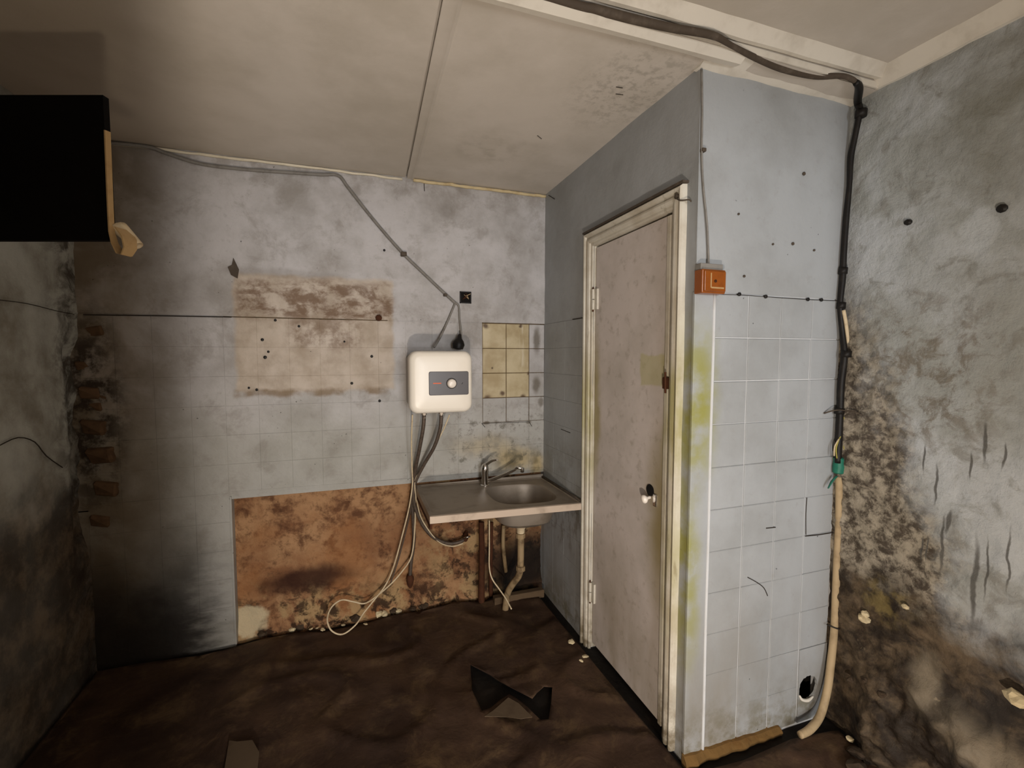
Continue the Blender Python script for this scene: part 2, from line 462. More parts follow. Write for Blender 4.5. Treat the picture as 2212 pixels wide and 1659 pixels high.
M = {}
M['back'] = mat_back()
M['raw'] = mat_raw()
M['closet'] = mat_closet()
M['right'] = mat_right()
M['left'] = mat_left()
M['ceiling'] = mat_ceiling()
M['lino'] = mat_floor('brown_linoleum', (68, 50, 37), (46, 31, 22), (98, 78, 54))
M['subfloor'] = mat_floor('black_subfloor', (26, 21, 16), (16, 12, 9), (40, 32, 24))
M['joint'] = plain('dark_joint', (88, 72, 52), 0.9, dirt=0.7, dirt_rgb=(40, 30, 20))
M['grout'] = plain('white_grout', (196, 197, 198), 0.8, dirt=0.4, dscale=12, dirt_rgb=(170, 168, 160))
M['yellow_tile'] = plain('yellow_tile_glaze', (188, 174, 140), 0.25, dirt=0.5, dscale=9, dirt_rgb=(158, 138, 100), spec=0.5)
def mat_yellow():
    n = NT('yellow_tile_glaze'); w = n.warp(16, 0.018, 4)
    c = n.mix(n.ramp(n.noise(7, 5), 0.35, 0.7), lin(190, 176, 144), lin(160, 142, 106))
    for px, py, r in ((1049, 704, .02), (1126, 703, .014), (1052, 861, .026), (1130, 858, .022), (1085, 850, .018), (1142, 805, .012), (1062, 795, .008), (1100, 862, .014)):
        c = n.mix(n.mul(n.blob(at(px, py, 1, 0), (r, 1, r), w, 0.7), 0.9), c, lin(74, 48, 26))
    st_ = n.mul(n.box((-0.16, None, 1.45), (-0.10, None, 1.70), w, 0.015), n.ramp(n.noise(45, 3, stretch=(1, 1, 0.06)), 0.5, 0.6))
    c = n.mix(n.mul(st_, 0.5), c, lin(214, 206, 186))
    n.bump(n.noise(30, 4), 0.15, 0.003)
    n.b.inputs['Specular IOR Level'].default_value = 0.5
    return n.done(c, 0.3)
M['yellow_tile'] = mat_yellow()
M['plaster_white'] = plain('white_limewash', (216, 210, 198), 0.85, dirt=0.4, dscale=9, dirt_rgb=(160, 150, 134), bump=0.3)
M['cream'] = plain('cream_gloss_paint', (214, 204, 182), 0.4, dirt=0.35, dscale=10, dirt_rgb=(150, 138, 96), spec=0.4)
M['heater'] = plain('heater_plastic', (236, 228, 214), 0.35, dirt=0.12, dscale=6, dirt_rgb=(206, 190, 168), bump=0, spec=0.5)
M['heater_back'] = plain('heater_shell_grey', (176, 168, 156), 0.5, dirt=0.3)
M['panel'] = plain('dark_panel', (70, 64, 64), 0.35, dirt=0.1, bump=0, spec=0.5)
M['panel_line'] = plain('orange_mark', (226, 96, 40), 0.4, dirt=0.0, bump=0)
M['black_print'] = plain('black_print', (30, 26, 26), 0.5, dirt=0.0, bump=0)
M['knob_white'] = plain('knob_white', (232, 222, 210), 0.3, dirt=0.1, bump=0, spec=0.5)
M['steel'] = plain('dirty_steel', (158, 146, 132), 0.5, 0.55, dirt=0.6, dscale=6, dirt_rgb=(112, 98, 80))
M['lip'] = plain('pale_sink_lip', (190, 172, 154), 0.45, 0.1, dirt=0.6, dscale=9, dirt_rgb=(132, 116, 98))
M['chrome'] = plain('chrome', (225, 222, 218), 0.12, 1.0, dirt=0.15, dscale=30, bump=0)
M['hose'] = plain('braided_hose', (92, 80, 70), 0.5, 0.3, dirt=0.6, dscale=80, dirt_rgb=(48, 38, 30), bump=0.6)
M['rust'] = plain('rusty_iron', (78, 46, 28), 0.85, 0.2, dirt=0.7, dscale=30, dirt_rgb=(48, 26, 16), bump=0.6)
M['cable_grey'] = plain('grey_cable', (128, 124, 118), 0.6, dirt=0.4)
M['cable_white'] = plain('white_cable', (206, 188, 156), 0.55, dirt=0.4, dirt_rgb=(120, 92, 60))
M['cable_black'] = plain('black_cable', (26, 23, 21), 0.5, dirt=0.3, dirt_rgb=(60, 54, 46))
M['cable_brown'] = plain('dusty_dark_cable', (74, 64, 54), 0.7, dirt=0.5, dirt_rgb=(110, 100, 88))
M['conduit'] = plain('tan_conduit', (176, 154, 120), 0.6, dirt=0.5, dscale=14, dirt_rgb=(110, 90, 62))
M['old_pipe'] = plain('grimy_pipe', (150, 128, 96), 0.6, dirt=0.85, dscale=16, dirt_rgb=(70, 52, 34))
M['green_tape'] = plain('green_tape', (40, 112, 92), 0.45, dirt=0.4, dirt_rgb=(20, 60, 50))
M['yellow_wire'] = plain('yellow_green_wire', (170, 160, 80), 0.5, dirt=0.3)
M['brown_plastic'] = plain('brown_plastic', (136, 72, 18), 0.25, dirt=0.4, dscale=18, dirt_rgb=(84, 40, 14), spec=0.5)
M['crack'] = plain('crack_shadow', (52, 46, 40), 0.95, dirt=0.3)
M['black'] = plain('black_void', (14, 12, 11), 0.9, dirt=0.2)
M['door'] = None
M['black_panel'] = plain('black_laminate', (13, 11, 10), 0.75, dirt=0.2, dirt_rgb=(22, 18, 15), spec=0.08)
M['band_and_glint'] = plain('yellow_band_and_glint', (178, 148, 104), 0.5, dirt=0.4, dirt_rgb=(140, 104, 60))
M['bead'] = plain('yellowed_paint', (204, 186, 146), 0.5, dirt=0.5, dscale=14, dirt_rgb=(150, 120, 76))
M['brick'] = plain('brick_clay', (92, 70, 50), 0.9, dirt=0.7, dscale=18, dirt_rgb=(64, 46, 32), bump=0.8)
M['chip'] = plain('plaster_chip', (206, 190, 154), 0.85, dirt=0.5, dscale=40, dirt_rgb=(150, 124, 84))
M['rubble'] = plain('dirty_rubble', (70, 57, 44), 0.9, dirt=0.7, dscale=16, dirt_rgb=(44, 34, 25), bump=0.8)
M['foam'] = plain('yellow_foam', (104, 78, 42), 0.95, dirt=0.7, dscale=22, dirt_rgb=(92, 62, 28), bump=1.0)
M['scrap'] = plain('dull_lining', (84, 70, 54), 0.85, dirt=0.5, dscale=14, dirt_rgb=(58, 44, 30))
M['wood'] = plain('dirty_board', (92, 74, 54), 0.8, dirt=0.6, dscale=12, dirt_rgb=(62, 46, 30))

def mat_door():
    n = NT('door_paint'); w = n.warp(6, 0.05, 5)
    x, y, z = n.sep(n.P)
    c = n.mix(grime_noise(n, 3), lin(206, 196, 190), lin(190, 181, 173))
    c = n.mix(n.mul(n.ramp(n.noise(20, 7, 0.7), 0.52, 0.7), 0.5), c, lin(150, 140, 126))
    g = n.box((None, -1.3, 1.39), (None, -1.02, 1.52), n.warp(8, 0.025, 4), 0.006)
    c = n.mix(n.mul(g, 0.55), c, lin(178, 172, 112))
    s = n.mul(n.blob((0, -1.20, 0.85), (1, 0.13, 0.42), w, 0.8), 0.9)
    c = n.mix(s, c, lin(142, 128, 84))
    s = n.blob((0, -1.22, 1.3), (1, 0.05, 0.5), w, 0.8)
    c = n.mix(n.mul(s, 0.8), c, lin(158, 148, 84))
    s = n.blob((0, -0.64, 1.25), (1, 0.05, 0.4), w, 0.8)
    c = n.mix(n.mul(s, 0.75), c, lin(160, 146, 86))
    lowd = n.mul(n.ramp(z, 0.05, 0.9, 1, 0), n.ramp(n.noise(4, 6, 0.6, stretch=(1, 1, 0.3)), 0.35, 0.7))
    c = n.mix(n.mul(lowd, 0.55), c, lin(142, 126, 96))
    n.bump(n.noise(9, 6, 0.6), 0.3, 0.006)
    return n.done(c, 0.5)
M['door'] = mat_door()

def mat_architrave():
    n = NT('architrave_paint'); w = n.warp(7, 0.04, 4); x, y, z = n.sep(n.P)
    c = n.mix(grime_noise(n, 6), lin(204, 198, 184), lin(182, 172, 154))
    for ctr, r, k in (((0, -1.25, 1.3), (1, 0.14, 0.35), 0.8), ((0, -0.6, 1.2), (1, 0.1, 0.35), 0.8), ((0, -1.25, 0.7), (1, 0.12, 0.35), 0.55)):
        c = n.mix(n.mul(n.blob(ctr, r, w, 0.8), n.ramp(n.noise(12, 5, stretch=(1, 1, 0.3)), 0.3, 0.62), k), c, lin(150, 142, 80))
    lowd = n.mul(n.ramp(z, 0.0, 0.35, 1, 0), n.ramp(n.noise(9, 6, 0.7), 0.36, 0.6))
    c = n.mix(n.mul(lowd, 0.85), c, lin(92, 76, 46))
    c = n.mix(n.mul(n.ramp(n.noise(26, 6, 0.7, stretch=(1, 1, 0.15)), 0.58, 0.72), 0.55), c, lin(120, 104, 70))
    n.bump(n.noise(25, 5, stretch=(1, 1, 0.3)), 0.3, 0.004)
    return n.done(c, 0.45)
M['architrave'] = mat_architrave()

# ================================================================== THE SETTING
# --- floors
struct('floor', MB().box((-A-0.1, -5.4, -0.12), (W+0.1, 0.2, -0.012)), M['subfloor'], label='black bare subfloor under torn linoleum')

# --- ceilings: a lower alcove ceiling, and the room ceiling one lath higher
def ceil_fn(u, v):
    return (u, v, H + 0.004 * fbm(u*1.7, v*1.7, 3) - 0.004*sstep(-0.5, 0, u)*sstep(-0.9, -1.3, v))
ceiling = struct('ceiling', MB().box((-A-0.1, -1.445, H+0.02), (W+0.1, 0.2, H+0.12)), M['ceiling'], label='grey-white sagging board ceiling')
SEAM = lambda v: -0.838 + 0.036 * v          # x of the seam between the two boards
obj('ceiling_board', grid(-A-0.05, 1, -1.445, 0.02, 0.03, lambda u, v: ceil_fn(-A-0.05 + (u+A+0.05)/(1+A+0.05)*(SEAM(v)-0.004+A+0.05), v)), M['ceiling'], ceiling, smooth=True)
obj('ceiling_board', grid(0, 1, -1.445, 0.02, 0.03, lambda u, v: ceil_fn(SEAM(v)+0.004+u*(W+0.03-SEAM(v)), v)), M['ceiling'], ceiling, smooth=True)
m = MB()
rows = [(-1.445 + i*1.465/24) for i in range(25)]
loops = []
for v in rows:
    w_ = 0.026 + 0.016*(-v/1.4); x0 = SEAM(v)+0.005; z = ceil_fn(x0, v)[2]; j = 0.003*fbm(1, v*6, 2)
    loops.append([(x0+j, v, z+0.006), (x0+j, v, z-0.003), (x0+w_*0.75+j, v, z-0.004), (x0+w_+j, v, z-0.010), (x0+w_+0.012+j, v, z-0.003), (x0+w_+0.012, v, z+0.006)])
m.loft(loops, True, True)
obj('seam_cover', m, M['ceiling'], ceiling, smooth=True, angle=50)
struct('ceiling_hall', MB().box((-A-0.1, -5.4, H+0.05), (W+0.1, -1.47, H+0.15)), M['ceiling'], label='smooth grey-white ceiling of the front room')

# ragged white lath along the step between the ceilings
def lath(name, pts, w, t, mat, sag=0.0):
    loops = []
    for i, (x, y, z) in enumerate(pts):
        k = 0.006*fbm(x*7, 3.1, i*0.7)
        loops.append([(x, y+k, z), (x, y-w+k*0.4, z+0.008), (x, y-w, z-t+0.008), (x, y-w*0.5, z-t*1.25), (x, y+k, z-t)])
    return MB().loft(loops, True, True)
xs = [-A, -1.8, -1.4, -1.0, -0.7, -0.55, -0.4, -0.25, -0.1, 0.02, 0.1]
struct('trim_1', lath('trim', [(x, -1.392, H+0.006) for x in xs], 0.05, 0.022, None), M['plaster_white'], label='ragged white lath along the ceiling step', smooth=True, angle=40)
loops = []
for i in range(33):
    x = -A + i*(W+A)/32; k = 0.004*fbm(x*5, 8, 1)
    loops.append([(x, -1.452, H+0.07), (x, -1.452, H+0.022+k), (x, -1.468, H+0.020+k), (x, -1.502+k, H+0.050), (x, -1.512+k, H+0.07)])
struct('trim_2', MB().loft(loops, True, True), M['plaster_white'], label='white plaster cove between the two ceilings', smooth=True, angle=40)
# white cove over the closet front
loops = []
for i in range(25):
    x = -0.012 + i*(W+0.012)/24; k = 0.005*fbm(x*6, 1, 9)
    loops.append([(x, -L+0.02, H+0.02), (x, -L+0.02, H-0.012+k), (x, -L-0.012, H-0.014+k), (x, -L-0.03, H-0.004+k), (x, -L-0.105, H-0.002), (x, -L-0.105, H+0.02)])
struct('trim_3', MB().loft(loops, True, True), M['plaster_white'], label='lumpy white cove above the closet front', smooth=True, angle=40)
# cornice of the right wall
loops = []
for i in range(30):
    y = -L-0.03 - i*(2.78-L)/29; k = 0.004*fbm(y*6, 4, 2)
    loops.append([(W+0.01, y, H+0.06), (W-0.045+k, y, H+0.058), (W-0.040+k, y, H+0.046), (W-0.014, y, H+0.012+k), (W-0.010, y, H-0.004+k), (W+0.01, y, H-0.006)])
struct('trim_4', MB().loft(loops, True, True), M['plaster_white'], label='white cornice along the mouldy right wall', smooth=True, angle=40)
# wooden beads where the back wall meets the ceiling
def bead(x0, x1, r, mat, nm, lb, n=40):
    pts = [(x0+(x1-x0)*i/n, -0.008+0.003*fbm(i*0.4, 1, 1), H-0.012+0.004*fbm(i*0.35, 5, x0)) for i in range(n+1)]
    return struct(nm, MB().tube(pts, [r*(1+0.3*fbm(i*0.5, 2, 7)) for i in range(n+1)], 8), mat, label=lb, smooth=True)
bead(-0.80, 0.0, 0.009, M['bead'], 'trim_5', 'yellowed wooden bead under the ceiling near the corner')
bead(-A, -0.86, 0.007, M['cream'], 'trim_6', 'thin cream bead under the ceiling above the stained wall')

# --- back wall
wall_back = struct('wall_back', MB().box((-A-0.1, 0.06, -0.1), (W+0.1, 0.18, H+0.1)).box((-A-0.1, 0.0028, 0.775), (0.02, 0.07, H+0.05)).box((-A-0.1, 0.0028, -0.1), (-1.747, 0.07, 0.78)), M['back'], label='stained back wall of the kitchen corner')
def bw(u, v):
    d = 0.003*fbm(u*2.2, 0, v*2.2) + 0.0025*fbm(u*9, 1, v*9)
    inb = sstep(-1.72, -1.66, u)*sstep(-0.90, -0.94, u)*sstep(1.93, 1.88, v)
    d += 0.004*inb - 0.004*inb*max(0, fbm(u*12, 2, v*12))
    return (u, -0.002+d, v)
up = obj('upper_plaster', grid(-A-0.02, 0.02, 1.712, H+0.01, 0.016, bw), M['back'], wall_back, smooth=True)
obj('plaster_edge', MB().box((-A-0.02, 0.0, 1.711), (0.02, 0.008, 1.715)), M['back'], wall_back)
def rawfn(u, v):
    d = 0.052 + 0.006*fbm(u*3, 5, v*3) + 0.006*fbm(u*11, 6, v*11)
    d -= 0.030*sstep(0.14, 0.0, v)*(1+0.8*fbm(u*4, 2, 2)) + 0.016*sstep(-0.75, -0.45, u)*max(0, fbm(u*16, 9, v*16))
    return (u, d, v)
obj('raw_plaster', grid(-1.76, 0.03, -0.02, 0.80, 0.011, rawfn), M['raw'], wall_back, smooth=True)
# ledge of the painted part above and beside the raw patch (broken edge)
loops = []
for i in range(60):
    x = -1.747 + i*1.767/59; k = 0.004*fbm(x*9, 4, 1) ; z = 0.792 + 0.012*(-x-0.81 if x < -0.81 else 0)
    loops.append([(x, 0.07, z+0.012), (x, -0.001, z+0.012), (x, 0.0, z-0.006+k), (x, 0.07, z-0.01+k)])
obj('broken_edge', MB().loft(loops, True, True), M['back'], wall_back)

def tile_mesh(name, w, h, t=0.006, bev=0.0022):
    """tile lying in x-z, its face at y = 0, body towards +y"""
    x, z = w/2, h/2
    m = MB()
    m.v = [(-x, t, -z), (x, t, -z), (x, t, z), (-x, t, z), (-x, bev, -z), (x, bev, -z), (x, bev, z), (-x, bev, z),
           (-x+bev, 0, -z+bev), (x-bev, 0, -z+bev), (x-bev, 0, z-bev), (-x+bev, 0, z-bev)]
    m.f = [(8, 9, 10, 11)]
    for i in range(4):
        j = (i+1) % 4
        m.f += [(4+i, 4+j, 8+j, 8+i), (i, j, 4+j, 4+i)]
    return m.mesh(name)

def put_tile(me, mat_, parent, loc, rz=0.0, tilt=0.004, sc=(1, 1, 1)):
    o = bpy.data.objects.new('tile', me); COL.objects.link(o)
    o.parent = parent
    o.location = loc; o.scale = sc
    o.rotation_euler = (random.uniform(-tilt, tilt), random.uniform(-tilt, tilt)*0.6, rz + random.uniform(-tilt, tilt))
    if mat_ is not None:
        o.material_slots[0].link = 'OBJECT'; o.material_slots[0].material = mat_
    return o
TP = 0.15
tm = tile_mesh('tile', TP-0.0009, TP-0.0009, 0.006, 0.0008); tm.materials.append(M['back'])
tm_y = tile_mesh('tile_open', TP-0.0036, TP-0.0036); tm_y.materials.append(M['yellow_tile'])
for r in range(11):
    zc = 1.707 - TP*(r+0.5)
    for c in range(-1, 15):
        x1 = -0.103 - TP*c; x0 = x1 - TP
        if c == -1: x1 = -0.001
        x0 = max(x0, -A+0.001)
        if x1 - x0 < 0.02: continue
        z0, z1 = zc - TP/2, zc + TP/2
        if z1 < 0.80:                       # below the raw patch only the left end is tiled
            if x0 > -1.76: continue
            x1 = min(x1, -1.745)
            if x1 - x0 < 0.02: continue
        if z0 < 0.80 < z1 and x1 > -1.745: z0 = 0.803
        z0 = max(z0, 0.0)
        if z1 - z0 < 0.012: continue
        yel = r < 3 and c in (0, 1)
        opn = r < 4 and c in (-1, 0, 1)
        o = put_tile(tm_y if opn else tm, None if yel else M['back'], wall_back, ((x0+x1)/2, (-0.0005 if opn else 0.0012)+random.uniform(-0.0005, 0.0005), (z0+z1)/2),
                     sc=((x1-x0)/TP, 1, (z1-z0)/TP))
obj('joint_backing', MB().box((-0.405, 0.0022, 1.105), (0.0, 0.004, 1.712)), M['joint'], wall_back)
obj('seam_shadow', MB().box((-1.75, 0.0015, 1.705), (-0.95, 0.004, 1.7145)), M['joint'], wall_back)
obj('tile_strip_edge', MB().box((-1.750, -0.004, 0.0), (-1.742, 0.05, 0.79)), M['back'], wall_back)

# --- left wall
def lw(u, v):
    d = 0.006*fbm(u*2, 1, v*2) + 0.004*fbm(u*9, 1, v*9)
    d -= 0.05*sstep(-0.13, -0.05, u)*sstep(0.55, 0.75, v)*sstep(1.62, 1.5, v)*(0.6+0.5*fbm(u*5, 7, v*7))
    if v > 1.70: d += 0.004
    return (-A+d, u, v)
wall_left = struct('wall_left', MB().box((-A-0.2, -2.8, -0.1), (-A-0.09, 0.1, H+0.1)), M['black'], label='dark dirty wall on the left')
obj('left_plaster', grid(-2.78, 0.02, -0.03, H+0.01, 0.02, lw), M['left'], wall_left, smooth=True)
# bricks showing in the broken corner
bm_brick = MB().box((-0.06, -0.055, -0.033), (0.06, 0.055, 0.033), 0.014).mesh('brick')
for v_ in bm_brick.vertices: v_.co *= 1 + 0.22*fbm(v_.co.x*22, v_.co.y*22, v_.co.z*22); bm_brick.materials.append(M['brick'])
for px, py, s in ((205, 715, 0.7), (172, 790, 0.6), (190, 850, 0.8), (205, 880, 0.6), (225, 862, 0.5), (205, 925, 1.0), (222, 985, 1.1), (232, 1060, 1.0), (215, 1130, 0.8)):
    p = at(px, py, 1, -0.035)
    o = bpy.data.objects.new('brick', bm_brick); COL.objects.link(o); o.parent = wall_left
    o.location = (max(p.x, -A+0.02)-0.01, 0.026, p.z); o.scale = (s*0.8, s*0.8, s); o.rotation_euler = (random.uniform(-.15, .15), random.uniform(-.2, .2), random.uniform(-.3, .3))

# --- right wall
def rw(u, v):
    d = 0.006*fbm(u*2.5, 1, v*2.5) + 0.0035*fbm(u*10, 1, v*10)
    low = sstep(1.35, 0.35, v + 0.25*fbm(u*3, 9, v*3))
    near = sstep(-1.75, -1.4, u)
    rgh = 0.15 + 0.85*max(low, near*sstep(1.9, 1.2, v))
    d += rgh*(0.010*fbm(u*18, 2, v*18) + 0.006*abs(fbm(u*32, 3, v*32)))
    b = sstep(0.50, 0.15, v + 0.16*fbm(u*4, 5, v*4))
    d += b*(0.05 + 0.05*fbm(u*6, 5, v*6) + 0.02*fbm(u*15, 5, v*15))*sstep(-1.40, -1.55, u)
    return (W - max(d, -0.02), u, v)
wall_right = struct('wall_right', MB().box((W+0.03, -2.8, -0.1), (W+0.2, -L+0.1, H+0.2)), M['black'], label='peeling mouldy wall on the right')
obj('right_plaster', grid(-2.78, -L+0.03, -0.03, H+0.06, 0.0085, rw), M['right'], wall_right, smooth=True)

# --- closet: side wall with the door opening, front wall
DY0, DY1, DZ = -0.610, -1.232, 2.065         # opening
wall_side = struct('wall_closet_side', MB().box((0.012, DY0, -0.02), (0.07, 0.06, H+0.02)).box((0.012, -L+0.002, -0.02), (0.07, DY1, H+0.02)).box((0.012, DY1, DZ), (0.07, DY0, H+0.02)), M['closet'], label='pale blue closet side wall with a door')
def cs(u, v): return (0.002*fbm(1, u*3, v*3)+0.001*fbm(4, u*11, v*11), u, v)
def sk(u, v): return (DY1 < u < DY0) and v < DZ
g = grid(-L-0.004, 0.06, -0.02, H+0.01, 0.02, cs, lambda u, v: (DY1+0.005 < u < DY0-0.005) and v < DZ-0.005)
obj('side_plaster', g, M['closet'], wall_side, smooth=True)
# painted tiles on the strip between sink and door
tm_c = tile_mesh('tile_closet', TP-0.0006, TP-0.0006, 0.006, 0.0006); tm_c.materials.append(M['closet'])
for r in range(11):
    z1 = 1.707-TP*r; z0 = max(z1-TP, 0.02)
    for c in range(4):
        y1 = -TP*c - 0.002; y0 = max(y1-TP, -0.545)
        if y1-y0 < 0.02: continue
        put_tile(tm_c, None, wall_side, (-0.0035, (y0+y1)/2, (z0+z1)/2), -math.pi/2, 0.003, ((y1-y0)/TP, 1, (z1-z0)/TP))
wall_front = struct('wall_closet_front', MB().box((0.014, -L+0.003, 0.25), (W+0.05, -L+0.06, H+0.02)).box((0.014, -L+0.003, -0.02), (0.566, -L+0.06, 0.25)).box((0.566, -L+0.003, -0.02), (W+0.05, -L+0.06, 0.03)).box((0.714, -L+0.003, 0.03), (W+0.05, -L+0.06, 0.25)), M['grout'], label='tiled front of the closet, tiles painted pale blue')
obj('upper_plaster', grid(-0.001, W+0.02, 1.737, H, 0.02, lambda u, v: (u, -L-0.003+0.0015*fbm(u*3, 1, v*3), v)), M['closet'], wall_front, smooth=True)
obj('corner_post', MB().box((-0.004, -L-0.004, 0.0), (0.078, -L+0.01, 1.737), 0.003), M['closet'], wall_front)
obj('tile_trim', MB().tube([(0.081+0.0008*math.sin(z*9), -L-0.003, z) for z in np.linspace(0.0, 1.737, 30)], 0.006, 8), M['grout'], wall_front, smooth=True)
TF = 0.158
tf = tile_mesh('tile_front', TF-0.0042, TF-0.0042, 0.007); tf.materials.append(M['closet'])
for r in range(11):
    z1 = 1.735-TF*r; z0 = max(z1-TF, 0.0)
    for c in range(4):
        x0 = 0.086+TF*c; x1 = min(x0+TF, W-0.003)
        cx_, cz_ = (x0+x1)/2, (z0+z1)/2
        if c == 3 and r >= 9: continue
        put_tile(tf, None, wall_front, (cx_, -L-0.0012+random.uniform(-0.0007, 0.0007), cz_), 0, 0.003, ((x1-x0)/TF, 1, (z1-z0)/TF*(1.0 if r < 3 else 1.024)))
# the broken tile round the drain hole
x0, x1, z0, z1 = 0.564, W-0.003, 0.0, 0.311
hc = (0.619, 0.137); N = 36
def sq(a):
    dx, dz = math.cos(a), math.sin(a); t = 9
    for lim, d, o_ in ((x1, dx, hc[0]), (x0, dx, hc[0]), (z1, dz, hc[1]), (z0, dz, hc[1])):
        if abs(d) > 1e-6:
            q = (lim-o_)/d
            if q > 0: t = min(t, q)
    return (hc[0]+dx*t, hc[1]+dz*t)
m = MB(); an = sorted([2*math.pi*i/N for i in range(N)] + [math.atan2(q_z-hc[1], q_x-hc[0]) % (2*math.pi) for q_x in (x0, x1) for q_z in (z0, z1)])
rad = [min(0.052*(1+0.16*fbm(math.cos(a)*2, math.sin(a)*2, 5)), 0.9*math.dist(sq(a), hc)) for a in an]
outer = [sq(a) for a in an]; inner = [(hc[0]+r_*math.cos(a), hc[1]+r_*math.sin(a)) for a, r_ in zip(an, rad)]
m.loft([[(p[0], -L+0.004, p[1]) for p in outer], [(p[0], -L-0.002, p[1]) for p in outer], [(p[0], -L-0.002, p[1]) for p in inner], [(p[0], -L+0.008, p[1]) for p in inner]])
obj('broken_tile', m, M['closet'], wall_front)
obj('hole_dark_sheet', MB().box((0.50, -L+0.30, 0.0), (0.70, -L+0.32, 0.4)), M['black'], wall_front)  # added black sheet, stands for the darkness inside the hole

# --- closet interior and shell behind the camera
struct('wall_closet_inner', MB().box((0.07, -0.5, -0.02), (W+0.05, -0.45, H+0.02)).box((W+0.02, -L+0.02, -0.05), (W+0.12, -0.4, H+0.05)), M['black'], label='dark back of the closet')
struct('wall_rear', MB().box((-A-0.1, -2.62, -0.05), (-1.25, -2.5, H+0.15)).box((0.35, -2.62, -0.05), (W+0.1, -2.5, H+0.15)).box((-1.25, -2.62, 2.2), (0.35, -2.5, H+0.15)), M['ceiling'], label='wall with a doorway behind the viewer')
struct('wall_hall_left', MB().box((-A-0.1, -5.4, -0.05), (-A, -2.8, H+0.15)), M['ceiling'], label='hall wall left')
struct('wall_hall_right', MB().box((W, -5.4, -0.05), (W+0.1, -2.8, H+0.15)), M['ceiling'], label='hall wall right')
struct('wall_hall_end', MB().box((-A-0.1, -5.4, -0.05), (W+0.1, -5.3, H+0.15)), M['ceiling'], label='hall end wall')

# --- door
door = struct('door_1', MB().box((0.006, DY1+0.022, 0.03), (0.044, DY0-0.022, DZ-0.022), 0.002), M['door'], label='dirty pinkish-white flush door in cream frame')
# frame: profile swept up, over and down (mitred)
prof = [(0.0, 0.004), (0.0, -0.008), (0.006, -0.010), (0.014, -0.010), (0.016, -0.018), (0.028, -0.022), (0.036, -0.020), (0.039, -0.013), (0.050, -0.013), (0.054, -0.024), (0.062, -0.026), (0.068, -0.020), (0.070, 0.004)]
ya, yb, zt = DY0-0.010, DY1+0.010, DZ-0.012
def arch(path):
    loops = []
    for (y, z, oy, oz) in path:
        loops.append([(d, y+oy*w_, z+oz*w_) for w_, d in prof])
    return MB().loft(loops, True, True)
obj('architrave', arch([(ya, -0.01, 1, 0), (ya, zt, 1, 1)]), M['architrave'], door)
obj('architrave', arch([(ya, zt, 1, 1), (yb, zt, -1, 1)]), M['architrave'], door)
obj('architrave', arch([(yb, zt, -1, 1), (yb, 0.0, -1, 0)]), M['architrave'], door)
obj('top_dark_strip', MB().box((-0.028, yb-0.078, zt+0.0705), (0.0, ya+0.072, zt+0.078)), M['cable_brown'], door)  # thin dark brown strip along the top of the frame
obj('door_frame', MB().box((0.0, DY0-0.014, 0.0), (0.06, DY0+0.004, DZ)).box((0.0, DY1-0.004, 0.0), (0.06, DY1+0.014, DZ)).box((0.0, DY1, DZ-0.014), (0.06, DY0, DZ+0.004)), M['architrave'], door)
obj('edge_strip', MB().box((-0.004, DY1+0.024, 0.03), (0.01, DY1+0.046, DZ-0.026), 0.003), M['architrave'], door)
for z in (1.79, 0.30):
    hg = obj('hinge', MB().tube([(-0.008, DY0-0.020, z-0.05), (-0.008, DY0-0.020, z-0.002)], 0.0075, 10).tube([(-0.008, DY0-0.020, z+0.002), (-0.008, DY0-0.020, z+0.05)], 0.0075, 10).box((-0.004, DY0-0.05, z-0.05), (0.006, DY0-0.02, z+0.05)), M['architrave'], door)
    obj('hinge_pin', MB().tube([(-0.008, DY0-0.020, z+0.05), (-0.008, DY0-0.020, z+0.06)], 0.004, 8).tube([(-0.008, DY0-0.020, z-0.06), (-0.008, DY0-0.020, z-0.05)], 0.004, 8), M['rust'], hg)
# knob hole with the white knob hanging in it
kp = at(1404, 1062, 0, 0.004)
obj('knob_hole', MB().lathe([(0.024, 0), (0.024, 0.0035), (0.018, 0.004)], (0.006, kp.y, kp.z+0.006), (-1, 0, 0), 24), M['black'], door, smooth=True, angle=40)
kn = obj('door_knob', MB().lathe([(0.006, 0), (0.006, 0.012), (0.010, 0.016), (0.0165, 0.022), (0.018, 0.030), (0.014, 0.037), (0.005, 0.040)], (0.004, kp.y-0.004, kp.z-0.022), (-0.93, 0.2, -0.25), 20), M['knob_white'], door, smooth=True, angle=60)
obj('key_plate', MB().box((-0.002, kp.y-0.048, kp.z-0.05), (0.008, kp.y-0.026, kp.z+0.0), 0.003), M['chrome'], door)
obj('latch_bolt', MB().box((-0.014, DY1+0.016, 1.385), (0.004, DY1+0.044, 1.43), 0.003).tube([(-0.016, DY1+0.02, 1.37), (-0.018, DY1+0.02, 1.45)], 0.004, 8), M['rust'], door)
p = at(1462, 428, 0, -0.02)
obj('frame_hook', MB().lathe([(0.010, 0), (0.010, 0.006), (0.004, 0.008)], (-0.018, p.y, p.z+0.006), (-1, 0, 0), 12).tube([(-0.024, p.y, p.z), (-0.028, p.y-0.03, p.z-0.018), (-0.012, p.y-0.055, p.z-0.022), (-0.006, p.y-0.06, p.z-0.03)], 0.0028, 6, sub=4), M['cable_brown'], door)

